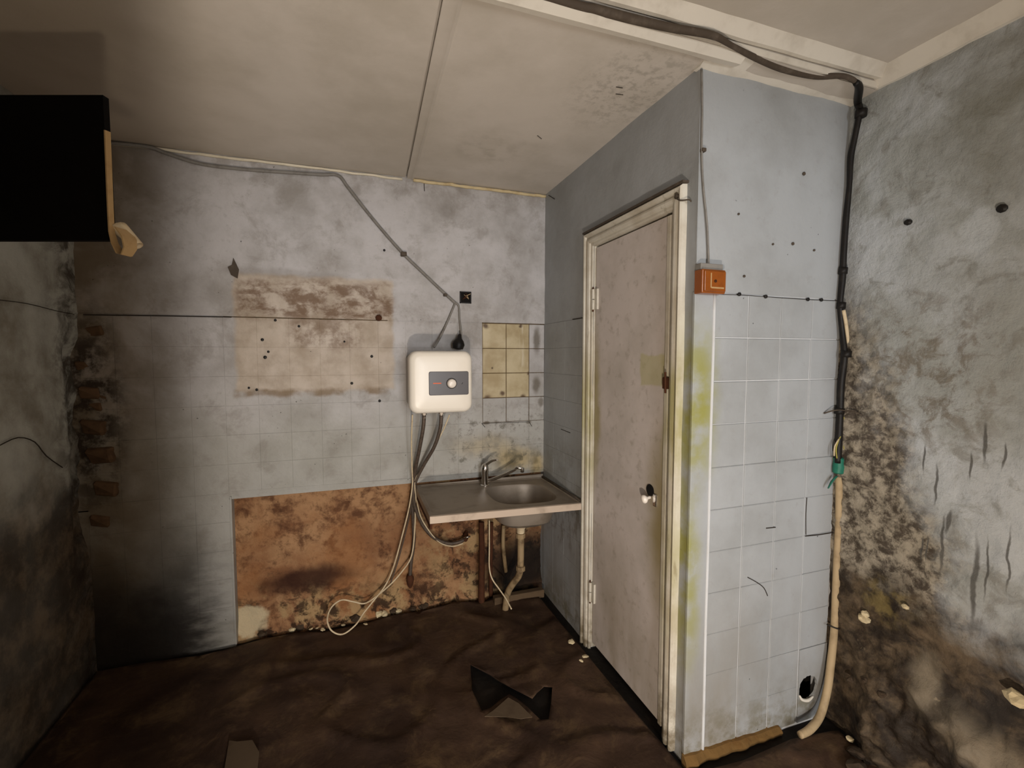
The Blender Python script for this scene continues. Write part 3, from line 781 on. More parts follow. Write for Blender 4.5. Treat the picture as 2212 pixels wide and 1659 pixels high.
# ================================================================== FLOOR COVERING
hole_px = [(1016, 1440), (1060, 1463), (1095, 1485), (1130, 1505), (1150, 1516), (1160, 1503), (1175, 1489), (1193, 1492), (1190, 1530), (1185, 1563), (1168, 1562), (1140, 1535), (1118, 1516), (1100, 1506), (1080, 1520), (1060, 1537), (1041, 1545), (1033, 1525), (1020, 1500)]
hole = [tuple(at(x, y, 2, 0)[:2]) for x, y in hole_px]
edge_back = [(-A+0.02, -0.05), (-1.9, -0.055), (-1.75, -0.04), (-1.6, -0.02), (-1.45, -0.03), (-1.3, -0.045), (-1.1, -0.03), (-0.95, -0.02), (-0.8, -0.03), (-0.6, -0.025), (-0.42, -0.04), (-0.3, -0.03), (-0.2, -0.07), (-0.075, -0.09)]
outer = edge_back + [(-0.052, -0.5), (-0.045, -0.9), (-0.03, -1.25), (-0.03, -1.40), (0.2, -1.42), (0.45, -1.41), (W-0.05, -1.44), (W-0.09, -1.9), (W-0.02, -2.78), (-A+0.02, -2.78)]
def inside(p, poly):
    r = False; n = len(poly)
    for i in range(n):
        (x0, y0), (x1, y1) = poly[i], poly[(i+1) % n]
        if (y0 > p[1]) != (y1 > p[1]) and p[0] < (x1-x0)*(p[1]-y0)/(y1-y0)+x0: r = not r
    return r
pts = [Vector(p) for p in outer] + [Vector(p) for p in hole]
edges = [(i, (i+1) % len(outer)) for i in range(len(outer))]
k = len(outer); edges += [(k+i, k+(i+1) % len(hole)) for i in range(len(hole))]
stp = 0.026
yy = -2.76
while yy < 0.0:
    xx = -A+0.03
    while xx < W:
        p = (xx+random.uniform(-.006, .006), yy+random.uniform(-.006, .006))
        if inside(p, outer) and not inside(p, hole): pts.append(Vector(p))
        xx += stp
    yy += stp
vco, _, fcs, *_ = geometry.delaunay_2d_cdt(pts, edges, [], 0, 1e-5)
def lino_h(x, y):
    h = 0.006 + 0.009*fbm(x*1.8, y*3.2, 1) + 0.005*fbm(x*5, y*7, 2)
    r = noise.noise(Vector((x*2.2+0.6*y, y*3.4, 4)))
    h += 0.016*max(0, 1-abs(r)*7)*sstep(-2.2, -1.2, x)
    d = min(math.dist((x, y), q) for q in hole)
    h += 0.012*sstep(0.12, 0.0, d)*(0.6+0.6*fbm(x*9, y*9, 3))
    h += 0.02*sstep(-0.22, -0.02, y)*(0.5+0.6*fbm(x*4, 1, 6))*(1 if x < -0.3 else 0.4)
    return max(h, -0.004)
m = MB()
m.v = [(v.x, v.y, lino_h(v.x, v.y)) for v in vco]
for f in fcs:
    c = sum((Vector(vco[i]) for i in f), Vector((0, 0)))/len(f)
    if inside(c, outer) and not inside(c, hole): m.f.append(tuple(f))
o = struct('floor_linoleum', m, M['lino'], label='crumpled brown linoleum with a torn arrow-shaped hole', smooth=True)
sm = o.modifiers.new('thickness', 'SOLIDIFY'); sm.thickness = 0.003; sm.offset = -1

# ================================================================== THINGS
def rrect(x0, x1, z0, z1, r, n=6):
    """rounded rectangle loop in (u, v)"""
    out = []
    for cx, cz, a0 in ((x1-r, z1-r, 0), (x0+r, z1-r, 90), (x0+r, z0+r, 180), (x1-r, z0+r, 270)):
        for i in range(n+1):
            a = math.radians(a0 + 90*i/n); out.append((cx+r*math.cos(a), cz+r*math.sin(a)))
    return out

# ---------------- water heater
HX0, HX1, HZ0, HZ1, HD = -0.868, -0.538, 1.213, 1.537, 0.30
t = thing('water_heater', 'square cream electric water heater on the back wall above the sink', 'water heater', ((HX0+HX1)/2, -0.002, HZ0))
def hl(inset, y, r): return [(u, y, v) for u, v in rrect(HX0+inset, HX1-inset, HZ0+inset, HZ1-inset, r)]
obj('body', MB().loft([hl(0.022, -0.004, 0.035), hl(0.012, -0.03, 0.04), hl(0.010, -HD+0.075, 0.04)], True, True), M['heater_back'], t, smooth=True, angle=50)
fr = obj('front_cover', MB().loft([hl(0.004, -HD+0.085, 0.042), hl(0.0, -HD+0.075, 0.045), hl(0.0, -HD+0.03, 0.045), hl(0.004, -HD+0.015, 0.043), hl(0.014, -HD+0.005, 0.038), hl(0.03, -HD+0.001, 0.03), hl(0.08, -HD-0.001, 0.02)], True, True), M['heater'], t, smooth=True, angle=60)
pa, pb = at(926, 803, 1, -HD), at(1012, 852, 1, -HD)
pl = [(u, v) for u, v in rrect(pa.x, pb.x, pb.z, pa.z, 0.009)]
pn = obj('control_panel', MB().loft([[(u, -HD+0.004, v) for u, v in pl], [(u, -HD-0.004, v) for u, v in pl], [(u+(0.002 if u < (pa.x+pb.x)/2 else -0.002), -HD-0.0055, v+(0.002 if v < (pa.z+pb.z)/2 else -0.002)) for u, v in pl]], True, True), M['panel'], t)
q = at(975, 828, 1, -HD)
obj('temperature_knob', MB().lathe([(0.0245, 0), (0.0245, 0.006), (0.023, 0.012), (0.021, 0.018), (0.017, 0.021), (0.006, 0.022)], (q.x, -HD-0.005, q.z), (0, -1, 0), 28), M['knob_white'], pn, smooth=True, angle=50)
obj('knob_ring', MB().lathe([(0.028, 0), (0.028, 0.002), (0.026, 0.003)], (q.x, -HD-0.005, q.z), (0, -1, 0), 28), M['black_print'], pn)
q = at(944, 828, 1, -HD)
obj('brand_dash', MB().box((q.x-0.021, -HD-0.0065, q.z-0.0025), (q.x+0.021, -HD-0.005, q.z+0.0025)), M['panel_line'], pn)
q = at(998, 828, 1, -HD)
obj('printed_mark', MB().prism([(q.x-0.004, q.z-0.005), (q.x, q.z-0.004), (q.x+0.005, q.z+0.006), (q.x+0.001, q.z+0.004)], 1, -HD-0.0065, -HD-0.005), M['black_print'], pn)
for px in (916, 953):
    q = at(px, 896, 1, -0.2)
    obj('pipe_connector', MB().lathe([(0.009, 0), (0.009, 0.018), (0.014, 0.019), (0.014, 0.034), (0.010, 0.036), (0.010, 0.05)], (q.x, -0.2, HZ0-0.035), (0, 0, 1), 6), M['steel'], t)
for px in (905, 925, 968):
    q = at(px, 752, 1, -0.16)
    obj('mounting_lug', MB().box((q.x-0.012, -0.17, HZ1-0.012), (q.x+0.012, -0.15, HZ1+0.002), 0.003), M['rust'], t)
# plug bodies and mains leads
def cable(name, pxs, r, mat, label, cat, group=None, sub=6, n=8, flat=1.0):
    return tag(obj(name, MB().tube([at(*p) for p in pxs], r, n, sub=sub, flat=flat), M[mat], smooth=True), label, cat, group)
q = at(990, 742, 1, -0.05)
pt = thing('power_plug', 'black charred plug tucked behind the top of the water heater', 'plug', (q.x, q.y, q.z-0.03))
obj('plug_body', MB().lathe([(0.012, -0.035), (0.030, -0.03), (0.036, -0.005), (0.028, 0.015), (0.014, 0.03), (0.009, 0.052), (0.005, 0.055)], (q.x, q.y-0.01, q.z), (0.15, 0.0, 1), 14), M['cable_black'], pt, smooth=True, angle=40)
obj('plug_pin', MB().tube([(q.x-0.01, q.y+0.02, q.z), (q.x-0.01, q.y+0.05, q.z)], 0.003, 8).tube([(q.x+0.012, q.y+0.02, q.z), (q.x+0.012, q.y+0.05, q.z)], 0.003, 8), M['chrome'], pt)
cable('supply_cable', [(225, 308, 1, -.02), (318, 317, 1, -.018), (365, 333, 1, -.016), (434, 354, 1, -.014), (520, 365, 1, -.014), (600, 371, 1, -.014), (690, 377, 1, -.012), (730, 379, 1, -.012), (752, 405, 1, -.011), (795, 460, 1, -.011), (835, 508, 1, -.012), (872, 549, 1, -.014), (905, 581, 1, -.012), (950, 624, 1, -.012), (984, 655, 1, -.012)], 0.0085, 'cable_grey', 'grey supply cable sagging under the ceiling, then running diagonally down the wall', 'cable')
o = bpy.data.objects['supply_cable']
q = at(872, 549, 1, -.016)
obj('cable_clip', MB().box((q.x-0.016, -0.03, q.z-0.012), (q.x+0.016, 0.0, q.z+0.012), 0.004), M['cable_brown'], o)
q = at(962, 637, 1, -.016)
obj('cable_clip', MB().box((q.x-0.010, -0.026, q.z-0.008), (q.x+0.010, 0.0, q.z+0.008), 0.003), M['cable_brown'], o)
cable('heater_lead', [(983, 655, 1, -.012), (976, 672, 1, -.012), (962, 705, 1, -.02), (950, 730, 1, -.05), (938, 750, 1, -.09)], 0.006, 'cable_grey', 'thin grey lead running from the cable end to the top of the heater', 'cable')
cable('plug_lead', [(984, 654, 1, -.014), (991, 662, 1, -.014), (993, 690, 1, -.016), (996, 715, 1, -.03), (997, 735, 1, -.055)], 0.0055, 'cable_grey', 'short grey lead dropping from the cable end into the black plug', 'cable')

# ---------------- recessed socket hole
q = at(1005, 643, 1, 0)
t = thing('socket_recess', 'small square dark socket hole in the wall beside the cable end', 'socket', (q.x, 0, q.z-0.035))
s_ = 0.034
obj('backing', MB().box((q.x-s_+0.003, -0.0065, q.z-s_+0.003), (q.x+s_-0.003, -0.003, q.z+s_-0.003)), M['black'], t)  # flat black plate standing for the hole
obj('rim', MB().box((q.x-s_, -0.012, q.z-s_), (q.x-s_+0.005, -0.002, q.z+s_)).box((q.x+s_-0.005, -0.012, q.z-s_), (q.x+s_, -0.002, q.z+s_)).box((q.x-s_, -0.012, q.z-s_), (q.x+s_, -0.002, q.z-s_+0.005)).box((q.x-s_, -0.012, q.z+s_-0.005), (q.x+s_, -0.002, q.z+s_)), M['cable_black'], t)
for i in range(7):
    a = (q.x+random.uniform(-.02, .02), -0.008, q.z+random.uniform(-.022, .022))
    obj('wire_end', MB().tube([a, (a[0]+random.uniform(-.012, .012), -0.016, a[2]+random.uniform(-.012, .012)), (a[0]+random.uniform(-.02, .02), -0.011, a[2]+random.uniform(-.02, .02))], 0.0018, 6, sub=3), M['conduit'] if i % 2 else M['rust'], t, smooth=True)

# ---------------- rusty bolt, nails and wall plugs
def bolt(px, py, ax, v, nrm, r, mat, name, label, cat, grp=None, h=0.012):
    p = at(px, py, ax, v); nv = Vector(nrm)
    m = MB().lathe([(r*0.5, -0.004), (r*0.5, h*0.4), (r, h*0.42), (r*0.95, h*0.8), (r*0.5, h)], p, nrm, 10)
    return tag(obj(name, m, M[mat], smooth=True, angle=40), label, cat, grp)
bolt(818, 687, 1, -0.002, (0, -1, 0), 0.018, 'rust', 'rusty_bolt', 'rusty round bolt head on the seam left of the heater', 'bolt', h=0.018)
for px, py in ((567, 734), (580, 760), (573, 772), (595, 692), (646, 705), (744, 738), (803, 770), (820, 866), (760, 828), (538, 838), (555, 842), (830, 541)):
    bolt(px, py, 1, 0.0, (0, -1, 0), random.uniform(.005, .009), 'cable_black', 'nail', 'small dark nail in the stained beige part of the back wall', 'nail', 'nails in the back wall', h=0.008)
for px, py in ((1594, 463), (1668, 528), (1711, 527), (1757, 541), (1735, 376), (1606, 597)):
    bolt(px, py, 1, -L-0.003, (0, -1, 0), random.uniform(.004, .008), 'cable_brown', 'nail', 'small dark nail in the blue plaster above the closet tiles', 'nail', 'nails in the closet front', h=0.007)
for px, py in ((1595, 636), (1652, 641), (1743, 647), (1772, 648)):
    bolt(px, py, 1, -L-0.002, (0, -1, 0), 0.007, 'cable_black', 'nail', 'dark nail along the top edge of the closet tiles', 'nail', 'nails along the tile edge', h=0.009)
for px, py, s in ((1962, 480, 1.0), (2165, 450, 1.2)):
    p = at(px, py, 0, W-0.006)
    o = obj('wall_anchor', MB().lathe([(0.004*s, -0.02), (0.010*s, -0.004), (0.011*s, 0.003), (0.006*s, 0.007), (0.008*s, 0.011), (0.003*s, 0.013)], p, (-1, 0.1, -0.2), 9), M['cable_black'], smooth=True, angle=35)
    tag(o, 'black wall anchor in the mouldy right wall, ' + ('nearer the black cable' if px < 2000 else 'above the pale round patch'), 'anchor', 'anchors in the right wall')
p = at(507, 582, 1, 0)
t = tag(obj('peeled_flake', MB().prism([(p.x-0.015, p.z-0.03), (p.x+0.012, p.z-0.045), (p.x+0.02, p.z), (p.x+0.006, p.z+0.035), (p.x-0.002, p.z+0.055), (p.x-0.010, p.z+0.02), (p.x-0.028, p.z+0.008)], 1, -0.012, 0.002), M['cable_brown']), 'dark peeled flake hanging at the upper left of the beige stain', 'flake')

# ---------------- sink
SZ = 0.742
t = thing('sink_unit', 'dirty stainless steel sink top with drainboard spanning to the closet wall', 'sink', (-0.405, -0.27, SZ-0.2))
tilt = lambda x, z: z + 0.020*(-x/0.81)
X0, X1, Y0, Y1 = -0.812, -0.010, -0.553, -0.006
N = 64; bc = (-0.262, -0.285)
def cast(a, x0, x1, y0, y1):
    dx, dy = math.cos(a), math.sin(a); tt = 9
    for lim, d, o_ in ((x1, dx, bc[0]), (x0, dx, bc[0]), (y1, dy, bc[1]), (y0, dy, bc[1])):
        if abs(d) > 1e-7 and (lim-o_)/d > 0: tt = min(tt, (lim-o_)/d)
    return (bc[0]+dx*tt, bc[1]+dy*tt)
# angles including the corners of the plate
an = sorted([2*math.pi*i/N for i in range(N)] + [math.atan2(y-bc[1], x-bc[0]) % (2*math.pi) for x in (X0, X1) for y in (Y0, Y1)])
def sup(a, rx, ry, e=3.2):
    c, s = math.cos(a), math.sin(a); k_ = (abs(c/rx)**e + abs(s/ry)**e)**(-1/e); return (bc[0]+c*k_, bc[1]+s*k_)
def ring(fn, z): return [(p[0], p[1], tilt(p[0], z)) for p in (fn(a) for a in an)]
loops = [ring(lambda a: cast(a, X0, X1, Y0, Y1), SZ-0.036), ring(lambda a: cast(a, X0, X1, Y0, Y1), SZ-0.002),
         ring(lambda a: cast(a, X0+0.004, X1-0.004, Y0+0.004, Y1-0.004), SZ+0.002), ring(lambda a: cast(a, X0+0.014, X1-0.012, Y0+0.014, Y1-0.012), SZ+0.002),
         ring(lambda a: cast(a, X0+0.022, X1-0.018, Y0+0.022, Y1-0.02), SZ-0.004),
         ring(lambda a: sup(a, 0.196, 0.196), SZ-0.004), ring(lambda a: sup(a, 0.182, 0.182), SZ-0.008), ring(lambda a: sup(a, 0.174, 0.176), SZ-0.022),
         ring(lambda a: sup(a, 0.165, 0.168), SZ-0.09), ring(lambda a: sup(a, 0.150, 0.154), SZ-0.135), ring(lambda a: sup(a, 0.115, 0.12), SZ-0.158), ring(lambda a: sup(a, 0.04, 0.04, 2), SZ-0.165)]
st = obj('sink_top', MB().loft(loops, False, True), M['steel'], t, smooth=True, angle=35)
b = st.modifiers.new('sheet', 'SOLIDIFY'); b.thickness = 0.0015; b.offset = -1
obj('drain_strainer', MB().lathe([(0.036, 0), (0.036, 0.003), (0.024, 0.002), (0.010, 0.001)], (bc[0], bc[1], SZ-0.157), (0, 0, 1), 24), M['chrome'], st)
obj('front_lip', MB().box((X0-0.001, Y0-0.004, SZ-0.020), (X1, Y0+0.001, SZ+0.014), 0.002) if False else MB().loft([[(x, Y0-0.004, tilt(x, SZ-0.034)), (x, Y0+0.002, tilt(x, SZ-0.034)), (x, Y0+0.002, tilt(x, SZ+0.0005)), (x, Y0-0.004, tilt(x, SZ-0.001))] for x in (X0-0.001, -0.4, X1)], True, True), M['lip'], st)
obj('side_flange', MB().box((X0+0.002, Y0+0.01, SZ-0.045), (X0+0.012, Y1-0.02, SZ+0.012)), M['rust'], st)
obj('back_upstand', MB().box((X0+0.01, -0.012, SZ-0.004), (X1, -0.004, SZ+0.022), 0.002), M['steel'], st)
obj('sealant', MB().tube([(-0.016, -0.02, SZ+0.004), (-0.014, -0.3, SZ+0.004), (-0.014, -0.54, SZ+0.002)], 0.009, 8), M['cable_brown'], st, smooth=True)

# ---------------- tap
fx, fy = -0.415, -0.088; fz = tilt(fx, SZ-0.004)
t = thing('mixer_tap', 'chrome single-lever mixer tap with a long swivel spout on the sink', 'tap', (fx, fy, fz))
obj('tap_body', MB().lathe([(0.027, 0), (0.027, 0.004), (0.021, 0.008), (0.0205, 0.075), (0.022, 0.080), (0.022, 0.105), (0.020, 0.118), (0.013, 0.128), (0.004, 0.131)], (fx, fy, fz), (0, 0, 1), 24), M['chrome'], t, smooth=True, angle=50)
obj('lever', MB().tube([(fx-0.004, fy, fz+0.112), (fx+0.012, fy-0.01, fz+0.132), (fx+0.036, fy-0.028, fz+0.150), (fx+0.062, fy-0.046, fz+0.158)], [0.012, 0.011, 0.008, 0.005], 10, sub=5, flat=0.6), M['chrome'], t, smooth=True)
tip = at(1128, 1012, 1, -0.20)
sp = obj('spout', MB().tube([(fx, fy, fz+0.028), (fx+0.03, fy-0.014, fz+0.032), (fx+0.10, fy-0.05, fz+0.066), (fx+0.155, fy-0.078, fz+0.098), (tip.x-0.03, -0.188, tip.z+0.004), (tip.x, -0.20, tip.z)], [0.013, 0.011, 0.0095, 0.009, 0.009, 0.009], 10, sub=5), M['chrome'], t, smooth=True)
obj('aerator', MB().lathe([(0.0105, 0), (0.0115, 0.004), (0.0115, 0.026), (0.009, 0.028)], (tip.x, -0.20, tip.z-0.022), (0, 0, 1), 14), M['chrome'], sp, smooth=True, angle=40)

# ---------------- plumbing under the sink
t = thing('drain_trap', 'pale dirty plastic drain pipe with a trap under the sink bowl', 'drain pipe', (bc[0], bc[1], 0.0))
obj('drain_flange', MB().lathe([(0.022, -0.06), (0.024, -0.035), (0.042, -0.012), (0.046, -0.004), (0.046, 0.002)], (bc[0], bc[1], SZ-0.166), (0, 0, 1), 20), M['cable_white'], t, smooth=True, angle=40)
obj('down_pipe', MB().tube([(bc[0], bc[1], SZ-0.2), (bc[0], bc[1], 0.36), (bc[0]-0.005, bc[1]+0.01, 0.27), (bc[0]-0.03, bc[1]+0.05, 0.2), (bc[0]-0.045, bc[1]+0.1, 0.12), (bc[0]-0.05, bc[1]+0.13, 0.0)], 0.019, 12, sub=5), M['old_pipe'], t, smooth=True)
for z in (0.50, 0.31):
    obj('slip_nut', MB().lathe([(0.02, -0.014), (0.026, -0.012), (0.026, 0.012), (0.02, 0.014)], (bc[0], bc[1], z), (0, 0, 1), 10), M['old_pipe'], t)
tag(obj('rusty_pipe', MB().tube([at(1040, 1128, 1, -.03), at(1041, 1200, 1, -.03), at(1040, 1290, 1, -.03), at(1040, 1335, 1, -.06)], [.017, .018, .02, .022], 10, sub=3), M['rust'], smooth=True), 'thick rusty iron pipe standing on the floor under the sink', 'pipe')
tag(obj('rusty_pipe', MB().tube([at(1062, 1128, 1, -.01), at(1061, 1180, 1, -.01), at(1060, 1240, 1, -.0), at(1061, 1290, 1, .01)], [.011, .011, .012, .014], 10, sub=3), M['rust'], smooth=True), 'thinner rusty pipe beside the thick one under the sink', 'pipe')
tag(obj('rusty_pipe', MB().tube([at(1088, 1135, 1, .01), at(1087, 1180, 1, .01), at(1093, 1235, 1, .02)], .012, 10, sub=3), M['old_pipe'], smooth=True), 'short tan pipe stub on the wall behind the drain', 'pipe')
q = at(1006, 1160, 1, 0.0)
t = thing('water_valve', 'brass water valve on the wall where the hoses end', 'valve', (q.x, q.y, q.z))
obj('valve_body', MB().lathe([(0.012, -0.03), (0.016, -0.012), (0.016, 0.02), (0.012, 0.022), (0.012, 0.05)], q, (0.3, 1, 0.3), 12), M['rust'], t, smooth=True, angle=40)
obj('valve_handle', MB().tube([(q.x-0.018, q.y-0.03, q.z+0.006), (q.x+0.02, q.y-0.035, q.z+0.016)], 0.006, 8), M['chrome'], t, smooth=True)
cable('thin_wire', [(1057, 1124, 1, -.2), (1057, 1180, 1, -.2), (1057, 1225, 1, -.2), (1063, 1250, 1, -.22), (1078, 1272, 1, -.25), (1092, 1292, 1, -.3), (1105, 1316, 1, -.36)], 0.004, 'cable_white', 'thin white wire dangling from the sink to the floor', 'wire')
bh = tag(obj('boxing_board', MB().box((-0.36, -0.10, 0.004), (-0.035, -0.055, 0.055), 0.006), M['wood']), 'low dirty board on the floor behind the drain', 'board')

# ---------------- hoses and leads from the heater
cable('braided_hose', [(916, 897, 1, -.2), (914, 925, 1, -.19), (906, 970, 1, -.15), (898, 1010, 1, -.09), (893, 1045, 1, -.045), (891, 1090, 1, -.03), (893, 1135, 1, -.01), (894, 1170, 1, .0), (888, 1215, 1, .01), (886, 1245, 1, .015)], 0.0105, 'hose', 'braided hose hanging straight down from the heater to a dark plug', 'hose')
o = bpy.data.objects['braided_hose']
q = at(886, 1253, 1, .012)
obj('hose_end', MB().lathe([(0.012, 0.03), (0.02, 0.018), (0.023, 0.0), (0.016, -0.03), (0.008, -0.045)], q, (0, 0, 1), 12), M['rust'], o, smooth=True, angle=40)
cable('braided_hose', [(953, 897, 1, -.2), (951, 925, 1, -.19), (938, 965, 1, -.15), (915, 1005, 1, -.09), (897, 1042, 1, -.055), (893, 1075, 1, -.045), (900, 1105, 1, -.04), (917, 1140, 1, -.03), (940, 1163, 1, -.025), (970, 1174, 1, -.02), (995, 1170, 1, -.02), (1004, 1163, 1, -.01)], 0.0105, 'hose', 'braided hose looping from the heater under the drainboard to the valve', 'hose')
cable('white_lead', [(891, 896, 1, -.2), (889, 950, 1, -.14), (890, 1010, 1, -.08), (891, 1045, 1, -.06), (884, 1095, 1, -.05), (868, 1160, 1, -.03), (850, 1225, 1, -.03), (832, 1265, 1, -.03), (805, 1300, 1, -.05), (785, 1325, 1, -.08), (768, 1350, 1, -.13), (740, 1370, 1, -.15), (716, 1362, 1, -.15), (707, 1338, 1, -.12), (716, 1312, 1, -.07), (738, 1296, 1, -.04), (765, 1300, 1, -.04), (792, 1302, 1, -.04), (835, 1270, 1, -.035), (868, 1235, 1, -.03), (889, 1200, 1, -.02), (896, 1140, 1, -.03), (897, 1080, 1, -.045), (896, 1050, 1, -.05)], 0.0042, 'cable_white', 'long cream lead dropping from the heater into a loop on the floor', 'cable')
cable('white_lead', [(971, 896, 1, -.2), (957, 930, 1, -.17), (930, 980, 1, -.11), (905, 1020, 1, -.075), (896, 1045, 1, -.06), (901, 1085, 1, -.055), (913, 1125, 1, -.04), (945, 1168, 1, -.03), (975, 1180, 1, -.025), (1000, 1174, 1, -.02)], 0.0038, 'cable_white', 'thin lead crossing beside the looping hose under the drainboard', 'cable')
cable('white_lead', [(895, 1042, 1, -.055), (888, 1095, 1, -.04), (876, 1150, 1, -.02), (860, 1210, 1, -.015), (843, 1262, 1, -.02)], 0.0042, 'hose', 'dark lead slanting left from the tied hoses across the rusty plaster', 'cable')

# ---------------- brown junction box with wire
a, b_ = at(1516, 600, 1, -L-0.04), at(1566, 634, 1, -L-0.04)
zt_, zb_ = at(1540, 572, 1, -L-0.04).z, at(1540, 634, 1, -L-0.04).z
t = thing('junction_box', 'brown plastic junction box on the closet front at the tile edge', 'junction box', (a.x, -L, zb_))
bz = zb_ + 0.082
obj('box_body', MB().box((a.x, -L-0.042, zb_), (b_.x, -L-0.002, bz), 0.004), M['brown_plastic'], t)
lid = obj('box_lid', MB().box((a.x+0.006, -L-0.048, zb_+0.006), (b_.x-0.004, -L-0.040, bz-0.006), 0.003), M['brown_plastic'], t)
obj('lid_screw', MB().lathe([(0.005, 0), (0.005, 0.003), (0.003, 0.004)], ((a.x+b_.x)/2, -L-0.048, (zb_+bz)/2), (0, -1, 0), 10), M['rust'], lid)
obj('box_top', MB().box((a.x+0.004, -L-0.03, bz-0.002), (b_.x-0.002, -L-0.002, bz+0.022), 0.002), M['cable_grey'], t)
obj('lid_glint', MB().box((a.x+0.030, -L-0.0495, zb_+0.018), (a.x+0.034, -L-0.047, bz-0.014)).box((a.x+0.034, -L-0.0495, zb_+0.016), (b_.x-0.014, -L-0.047, zb_+0.021)), M['band_and_glint'], lid)  # yellow highlights of the glossy lid, made as thin coloured strips
cable('corner_wire', [(1516, 150, 1, -L-.012), (1517, 240, 1, -L-.010), (1516, 325, 1, -L-.010), (1519, 400, 1, -L-.010), (1527, 480, 1, -L-.012), (1530, 540, 1, -L-.012), (1531, 572, 1, -L-.016)], 0.0035, 'cable_grey', 'thin grey wire running down the closet corner to the brown box', 'wire')
o = bpy.data.objects['corner_wire']
q = at(1518, 325, 1, -L-.008)
obj('cable_clip', MB().box((q.x-0.008, -L-0.018, q.z-0.006), (q.x+0.008, -L, q.z+0.006), 0.002), M['cable_brown'], o)

# ---------------- black cable: along the ceiling step, down the corner
pts = [(-1.2, -1.462, H+0.012)] + [tuple(at(x, y, 2, H-0.001+dz)) for x, y, dz in ((1205, 0, .004), (1290, 21, .004), (1370, 42, .0), (1450, 60, -.002), (1538, 76, -.004), (1580, 98, -.004), (1630, 124, -.004), (1690, 148, -.004), (1760, 164, -.003), (1815, 164, -.002), (1838, 170, -.010), (1849, 178, -.016))]
tag(obj('ceiling_cable', MB().tube(pts, [.013, .013, .013, .013, .012, .011, .008, .010, .012, .011, .009, .009, .009], 10, sub=6, flat=0.8), M['cable_brown'], smooth=True), 'dusty dark cable snaking along the ceiling step', 'cable')
def cpt(x, y, o_=0.018):
    p = at(x, y, 1, -L-o_)
    if p.z > H-0.03:
        p = at(x, y, 2, H-0.022); p.x = min(p.x, W-0.02); return p
    return p if p.x < W-o_ else at(x, y, 0, W-o_)
dn = [(1849, 178), (1856, 190), (1860, 222), (1857, 240), (1848, 290), (1838, 340), (1835, 400), (1828, 470), (1823, 540), (1820, 600), (1815, 660), (1820, 720), (1824, 770), (1817, 830), (1815, 890), (1812, 950), (1810, 1000)]
rr = [.010, .013, .013, .011, .010, .011, .009, .011, .011, .012, .010, .010, .012, .013, .012, .013, .012]
bc_ = tag(obj('corner_cable', MB().tube([cpt(x, y) for x, y in dn], rr, 10, sub=5), M['cable_black'], smooth=True), 'thick black cable running down the corner between closet and mouldy wall', 'cable')
for x, y, s in ((1860, 245, .02), (1821, 585, .016), (1817, 660, .016), (1828, 765, .018), (1813, 888, .018)):
    q = cpt(x, y)
    obj('tape_band', MB().tube([(q.x-0.001, q.y, q.z-0.012), (q.x, q.y, q.z), (q.x+0.001, q.y, q.z+0.012)], s, 10), M['cable_black'], bc_, smooth=True)
tag(obj('bare_wire_sleeve', MB().tube([at(1822, 670, 1, -L-.03), at(1828, 705, 1, -L-.032), at(1833, 755, 1, -L-.03)], 0.007, 8, sub=4), M['cable_white'], smooth=True), 'pale sleeve of bare wire beside the black corner cable', 'wire')
tag(obj('tie_wire', MB().tube([at(1780, 893, 1, -L-.006), at(1800, 887, 1, -L-.03), at(1818, 886, 1, -L-.036), at(1845, 890, 0, W-.02), at(1862, 897, 0, W-.012)], 0.0028, 6, sub=4), M['cable_brown'], smooth=True), 'thin tie wire crossing the black cable at the corner', 'wire')
t = thing('cable_splice', 'cable splice wrapped in green tape above the tan conduit', 'splice', at(1812, 1035, 1, -L-.025))
q = at(1812, 1002, 1, -L-.022)
obj('tape_wrap', MB().lathe([(0.014, -0.04), (0.020, -0.036), (0.022, -0.01), (0.019, 0.01), (0.021, 0.022), (0.015, 0.028)], q, (0.05, 0, 1), 12), M['green_tape'], t, smooth=True, angle=50)
for pts_, mm in ((((1806, 1030), (1797, 1040), (1789, 1055)), 'green_tape'), (((1818, 1020), (1830, 1024), (1840, 1032)), 'green_tape')):
    obj('tape_tail', MB().tube([at(x, y, 1, -L-.03) for x, y in pts_], [.012, .012, .006], 8, sub=4, flat=0.35), M[mm], t, smooth=True)
for pts_, mm in ((((1808, 990), (1806, 970), (1812, 950), (1822, 930), (1826, 912), (1820, 898)), 'yellow_wire'), (((1802, 985), (1803, 965), (1812, 948)), 'cable_white'), (((1822, 1010), (1824, 985), (1822, 955)), 'yellow_wire')):
    obj('wire_strand', MB().tube([at(x, y, 1, -L-.034) for x, y in pts_], 0.0025, 6, sub=4), M[mm], t, smooth=True)
cd = thing('conduit_pipe', 'tan plastic conduit curving from the corner out onto the floor', 'conduit', at(1790, 1540, 1, -L-.02))
obj('conduit_tube', MB().tube([at(1812, 1030, 1, -L-.024), at(1812, 1120, 1, -L-.024), at(1808, 1210, 1, -L-.024), at(1805, 1290, 1, -L-.026), at(1802, 1360, 1, -L-.03), at(1795, 1430, 1, -L-.035), at(1787, 1490, 1, -L-.045), at(1772, 1545, 1, -L-.06), at(1750, 1575, 1, -L-.08), at(1728, 1588, 1, -L-.085)], [.013, .013, .0135, .014, .014, .015, .015, .015, .015, .013], 12, sub=5), M['conduit'], cd, smooth=True)
q = at(1803, 1352, 1, -L-.03)
obj('tie', MB().tube([(q.x-0.03, q.y+0.012, q.z+0.006), (q.x-0.012, q.y-0.012, q.z), (q.x+0.004, q.y-0.018, q.z-0.002), (q.x+0.018, q.y-0.004, q.z)], 0.003, 6, sub=4), M['cable_black'], cd, smooth=True)

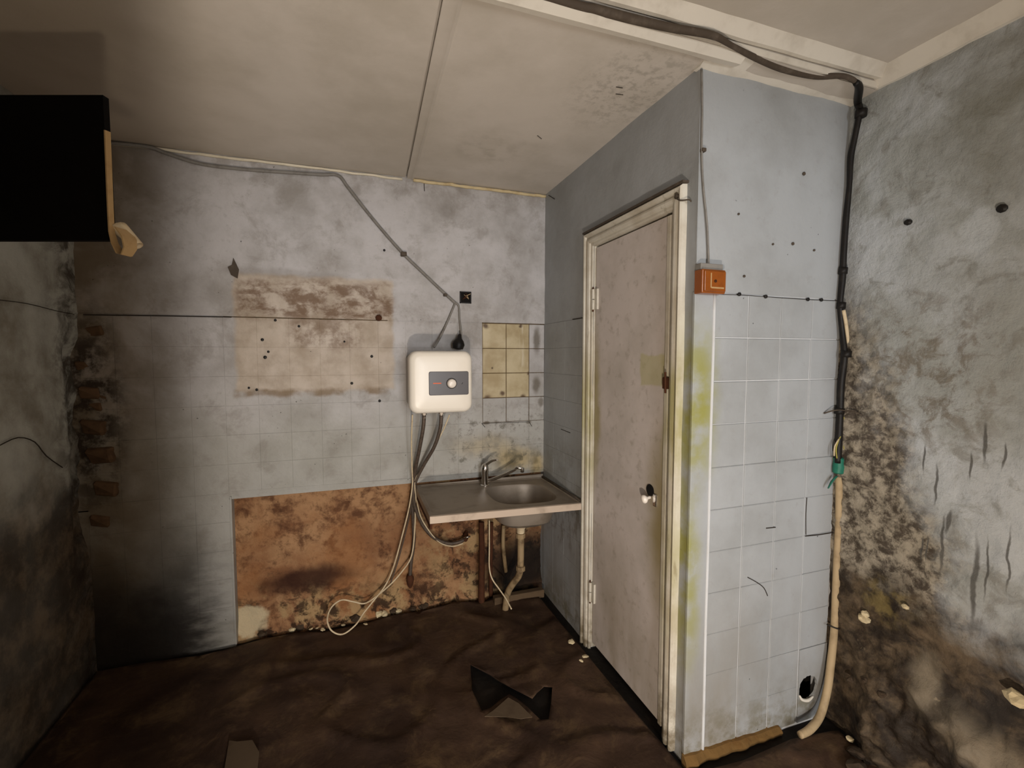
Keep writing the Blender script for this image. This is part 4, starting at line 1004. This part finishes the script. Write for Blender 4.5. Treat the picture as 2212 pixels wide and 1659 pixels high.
# ---------------- closet foot: foam strip, pipe in the hole
loops = []
for i, x in enumerate(np.linspace(-0.01, 0.46, 40)):
    x = float(x); h_ = (0.034 - 0.03*x)*(1+0.25*fbm(x*13, 3, 1)); d_ = 0.022*(1+0.5*fbm(x*17, 1, 4))
    loops.append([(x, -L+0.002, -0.01), (x, -L+0.002, h_), (x, -L-d_*0.5, h_*0.9), (x, -L-d_, h_*0.5+0.004*fbm(x*30, 1, 1)), (x, -L-d_*1.2, 0.004), (x, -L-d_, -0.01)])
tag(obj('foam_strip', MB().loft(loops, True, True), M['foam']), 'ragged yellow foam strip along the foot of the closet front', 'foam')
tag(obj('waste_pipe_stub', MB().tube([(0.594, -L+0.10, 0.165), (0.597, -L+0.06, 0.158), (0.602, -L+0.025, 0.148)], [.012, .013, .011], 12, sub=4), M['conduit'], smooth=True), 'tan pipe stub inside the broken hole low in the closet tiles', 'pipe')
tag(obj('broken_rim', MB().tube([(hc[0]-0.048, -L-0.003, hc[1]-0.020), (hc[0]-0.034, -L-0.004, hc[1]-0.040), (hc[0], -L-0.004, hc[1]-0.051), (hc[0]+0.030, -L-0.003, hc[1]-0.042)], [.003, .006, .007, .003], 8, sub=4), M['plaster_white'], smooth=True), 'white chipped lip under the broken hole in the closet tiles', 'tile fragment')

# ---------------- open wall-cupboard door at the upper left
D = 1.2
def img(px, py, d=D): return CAM + (_F + _R*((px-1106)/FPX) + _U*((829.5-py)/FPX))*d
tr, br_ = img(222, 205), img(222, 514)
dirx = _R.copy(); dn_ = Vector((_F.x, _F.y, 0)).normalized()
wd = (tr.x + A - 0.02)/dirx.x
t = thing('wall_cupboard', 'black wall cupboard with its door swung open at the upper left', 'cupboard', (-A, tr.y, br_.z))
def slab(p, wd_, th, z0, z1, off=0.0):
    m = MB(); c = []
    for z in (z0, z1):
        for s_, q_ in ((0, off), (wd_, off), (wd_, off+th), (0, off+th)):
            v = Vector((p.x, p.y, 0)) - dirx*s_ + dn_*q_; c.append((v.x, v.y, z))
    m.add(c, [(0, 1, 2, 3), (4, 7, 6, 5), (0, 4, 5, 1), (1, 5, 6, 2), (2, 6, 7, 3), (3, 7, 4, 0)])
    return m
dr = obj('door_leaf', slab(tr, wd, 0.018, br_.z, tr.z), M['black_panel'], t)
hy = (Vector((tr.x, tr.y, 0)) - dirx*wd).y
obj('carcass', MB().box((-A+0.02, hy-0.62, br_.z), (-A+0.14, hy-0.01, tr.z)), M['black_panel'], t)
# loose edge band peeling off the door edge and curling at its foot
path = [(222.5, 282), (224, 320), (226, 370), (228, 420), (230, 465), (232, 500), (238, 525), (250, 548), (261, 551), (268, 535), (264, 512), (250, 492)]
loops = []
for i, (px, py) in enumerate(path):
    c = img(px+2.5, py, D+0.004); wv = dn_*(0.011 if i < 6 else 0.014 + 0.005*(i-6)) + dirx*0.004
    loops.append((c - wv*0.3 + dirx*0.003, c + wv))
m = MB()
for a_, b2 in loops: m.v += [tuple(a_), tuple(b2), tuple(b2 + dirx*0.0035 + Vector((0, 0, 0.001))), tuple(a_ + dirx*0.0035)]
for i in range(len(loops)-1):
    for j in range(4): m.f.append((i*4+j, i*4+(j+1) % 4, i*4+4+(j+1) % 4, i*4+4+j))
m.f += [(0, 1, 2, 3), tuple((len(loops)-1)*4+j for j in (3, 2, 1, 0))]
eb = obj('peeling_edge_band', m, M['band_and_glint'], dr, smooth=True, angle=50)
cs_ = img(262, 512, D+0.03)
m = MB()
loops = []
for k_ in range(7):
    tt = k_/6; c = cs_ + dirx*(0.034*tt-0.006) + Vector((0, 0, 0.026-0.045*tt)) + dn_*(0.02*tt)
    rx = 0.020*(1-0.35*tt)
    loops.append([tuple(c + dirx*(rx*math.cos(a)*0.8) + dn_*(rx*math.sin(a)) + Vector((0, 0, rx*math.cos(a)*0.6))) for a in [2*math.pi*j/12 for j in range(12)]])
m.loft(loops)
o = obj('curled_paper', m, M['cable_white'], dr, smooth=True); sm = o.modifiers.new('t', 'SOLIDIFY'); sm.thickness = 0.002

# ---------------- cracks and scratches
def crack(parent, pts, r=0.0022, name='crack'):
    return obj(name, MB().tube(pts, r, 5, sub=3), M['crack'], parent)
F_ = lambda *p: [at(x, y, 1, -L-0.0025) for x, y in p]
crack(wall_front, F_((1740, 1158), (1770, 1155), (1800, 1150)))
crack(wall_front, F_((1743, 1075), (1741, 1110), (1741, 1155)), 0.0014)
crack(wall_front, F_((1655, 1141), (1675, 1139)))
crack(wall_front, F_((1615, 1247), (1635, 1258), (1650, 1270), (1658, 1287)), 0.0018)
crack(wall_front, F_((1545, 636), (1600, 637), (1680, 643), (1760, 648), (1812, 650)), 0.0012)
S_ = lambda *p: [at(x, y, 0, -0.0035) for x, y in p]
crack(wall_side, S_((1237, 690), (1262, 686)))
crack(wall_side, S_((1212, 927), (1232, 935)))
crack(wall_side, S_((1198, 430), (1185, 422)), 0.002)
B_ = lambda *p: [at(x, y, 1, -0.003) for x, y in p]
crack(wall_back, B_((916, 395), (917, 413)))
crack(wall_back, B_((1040, 915), (1090, 913), (1145, 911)), 0.0012)
crack(wall_back, B_((1143, 911), (1149, 921)), 0.0016)
crack(wall_back, B_((1041, 915), (1048, 923)), 0.0016)
crack(wall_back, B_((180, 680), (330, 682), (500, 685)), 0.0026)
crack(wall_left, [at(x, y, 0, -A+0.012) for x, y in ((0, 648), (60, 656), (120, 671), (160, 679))], 0.0018)
crack(wall_left, [at(x, y, 0, -A+0.010) for x, y in ((0, 962), (40, 945), (75, 955), (100, 985), (135, 1010))], 0.0022)
C_ = lambda *p: [at(x, y, 2, H-0.003) for x, y in p]
crack(ceiling, C_((1331, 188), (1345, 190)), 0.0014); crack(ceiling, C_((1330, 203), (1346, 205)), 0.0014)
crack(ceiling, C_((1161, 293), (1170, 300)), 0.0014); crack(ceiling, C_((1468, 104), (1480, 103)), 0.0014)

# ---------------- rubble, chips and scraps
def rock(r, seed, flat=0.7):
    bm = bmesh.new(); bmesh.ops.create_icosphere(bm, subdivisions=2, radius=r)
    for v in bm.verts:
        d = 1 + 0.55*fbm(v.co.x/r*0.9+seed, v.co.y/r*0.9, v.co.z/r*0.9)
        v.co *= d; v.co.z *= flat
    me = bpy.data.meshes.new('rock'); bm.to_mesh(me); bm.free(); return me
def chip(px, py, r, mat, name, label, cat, grp, flat=0.4, z=0.008, ax=2, v=0.0):
    p = at(px, py, ax, v) if ax == 2 else at(px, py, ax, v)
    o = obj(name, rock(r, random.uniform(0, 50), flat), M[mat]); o.location = (p.x, p.y, max(p.z, 0) + z if ax == 2 else p.z)
    o.rotation_euler = (random.uniform(-.3, .3), random.uniform(-.3, .3), random.uniform(0, 6))
    return tag(o, label, cat, grp)
for px, py, r in ((1234, 1392, .016), (1264, 1424, .016), (1256, 1434, .009)):
    chip(px, py, r, 'chip', 'plaster_chip', 'pale plaster chip on the dark floor beside the closet door', 'chip', 'plaster chips by the closet door', z=0.016)
for px, py, r in ((648, 1358, .012), (672, 1366, .012), (685, 1364, .010), (697, 1367, .013), (742, 1357, .010), (790, 1355, .012), (690, 1350, .008)):
    chip(px, py, r, 'chip', 'plaster_chip', 'pale plaster crumb on the floor near the cream cable loop', 'chip', 'plaster crumbs by the cable loop', z=0.02)
for px, py, r in ((1836, 1606, .014), (1871, 1618, .007), (1850, 1560, .012)):
    chip(px, py, r, 'chip', 'plaster_chip', 'pale plaster chip on the floor below the tan conduit', 'chip', 'plaster chips by the conduit', z=0.02)
for i, (px, py, r) in enumerate(((1866, 1335, .020), (1868, 1325, .013), (1838, 1468, .012), (1868, 1470, .011), (1905, 1500, .012), (2197, 1508, .024), (1955, 1310, .010))):
    p = at(px, py, 0, W-0.055 if py > 1400 else W-0.02)
    o = obj('plaster_lump', rock(r, i*3.7, 0.8), M['chip'] if i in (0, 1, 5, 6) else M['rubble']); o.location = p
    tag(o, 'lump of broken plaster clinging to the foot of the mouldy wall' if i != 5 else 'bright white plaster lump at the right edge of the rubble', 'rubble', 'broken plaster at the foot of the right wall' if i != 5 else None)
spots = []
for i in range(60):
    if len(spots) >= 7: break
    y = random.uniform(-1.95, -1.40); x = W - random.uniform(0.05, 0.26); r = random.uniform(.016, .04)
    if any(math.dist((x, y), q_[:2]) < (r+q_[2])*1.35 for q_ in spots) or math.dist((x, y), (0.56, -1.42)) < 0.13: continue
    spots.append((x, y, r))
    o = obj('rubble_piece', rock(r, i*5.1+2, 0.5), M['rubble']); o.location = (x, y, 0.012 + r*0.35)
    o.rotation_euler = (0, 0, random.uniform(0, 6))
    tag(o, 'dirty lump of rubble on the floor along the mouldy wall', 'rubble', 'rubble on the floor along the right wall')
for i in range(12):
    x = random.uniform(-1.66, -0.5); r = random.uniform(.012, .03)
    o = obj('plaster_piece', rock(r, i*2.9+1, 0.7), M['chip'] if i % 3 == 0 else M['rubble']); o.location = (x, 0.022 + random.uniform(-.012, .015), 0.012 + r*0.35)
    o.rotation_euler = (0, 0, random.uniform(0, 6))
    tag(o, 'small broken plaster piece along the foot of the rusty plaster', 'rubble', 'plaster pieces along the raw wall')
# torn scraps of lining
def scrap(pxs, h, mat, label):
    P = [at(x, y, 2, h) for x, y in pxs]; m = MB(); n = len(P)
    m.v = [(p.x, p.y, h + 0.004*fbm(p.x*9, p.y*9, 1)) for p in P] + [(p.x, p.y, h-0.003) for p in P]
    m.f = [tuple(range(n)), tuple(reversed(range(n, 2*n)))] + [(i, n+i, n+(i+1) % n, (i+1) % n) for i in range(n)]
    return tag(obj('torn_scrap', m, M[mat]), label, 'scrap')
scrap([(495, 1598), (512, 1601), (545, 1598), (560, 1625), (552, 1700), (478, 1700)], 0.030, 'scrap', 'pale grey torn scrap lying on the floor at the bottom left')
scrap([(1098, 1507), (1120, 1519), (1150, 1548), (1125, 1552), (1100, 1548), (1047, 1547), (1066, 1534)], 0.024, 'scrap', 'curled flap of linoleum at the edge of the torn hole')

# ---------------- one label for each of the look-alikes
ORD = ['first', 'second', 'third', 'fourth', 'fifth', 'sixth', 'seventh', 'eighth', 'ninth', 'tenth', 'eleventh', 'twelfth', 'thirteenth', 'fourteenth']
def rename(group, text):
    def px(o):
        p = o.location if o.location.length > 1e-6 else sum((v.co for v in o.data.vertices), Vector())/len(o.data.vertices)
        d = p - CAM
        return d.dot(_R)/d.dot(_F)
    for i, o in enumerate(sorted([o for o in bpy.data.objects if o.get('group') == group], key=px)):
        o['label'] = text % ORD[i]
rename('plaster pieces along the raw wall', '%s broken plaster piece from the left along the foot of the rusty plaster')
rename('rubble on the floor along the right wall', '%s dirty rubble lump from the left on the floor along the mouldy wall')
rename('nails in the back wall', '%s small dark nail from the left around the beige stain on the back wall')
rename('plaster crumbs by the cable loop', '%s pale plaster crumb from the left on the floor near the cream cable loop')
rename('nails in the closet front', '%s small dark nail from the left in the blue plaster above the closet tiles')
rename('nails along the tile edge', '%s dark nail from the left along the top edge of the closet tiles')
rename('broken plaster at the foot of the right wall', '%s plaster lump from the left stuck low on the mouldy right wall')
rename('plaster chips by the closet door', '%s pale plaster chip from the left on the floor beside the closet door')
rename('plaster chips by the conduit', '%s pale plaster chip from the left on the floor below the tan conduit')
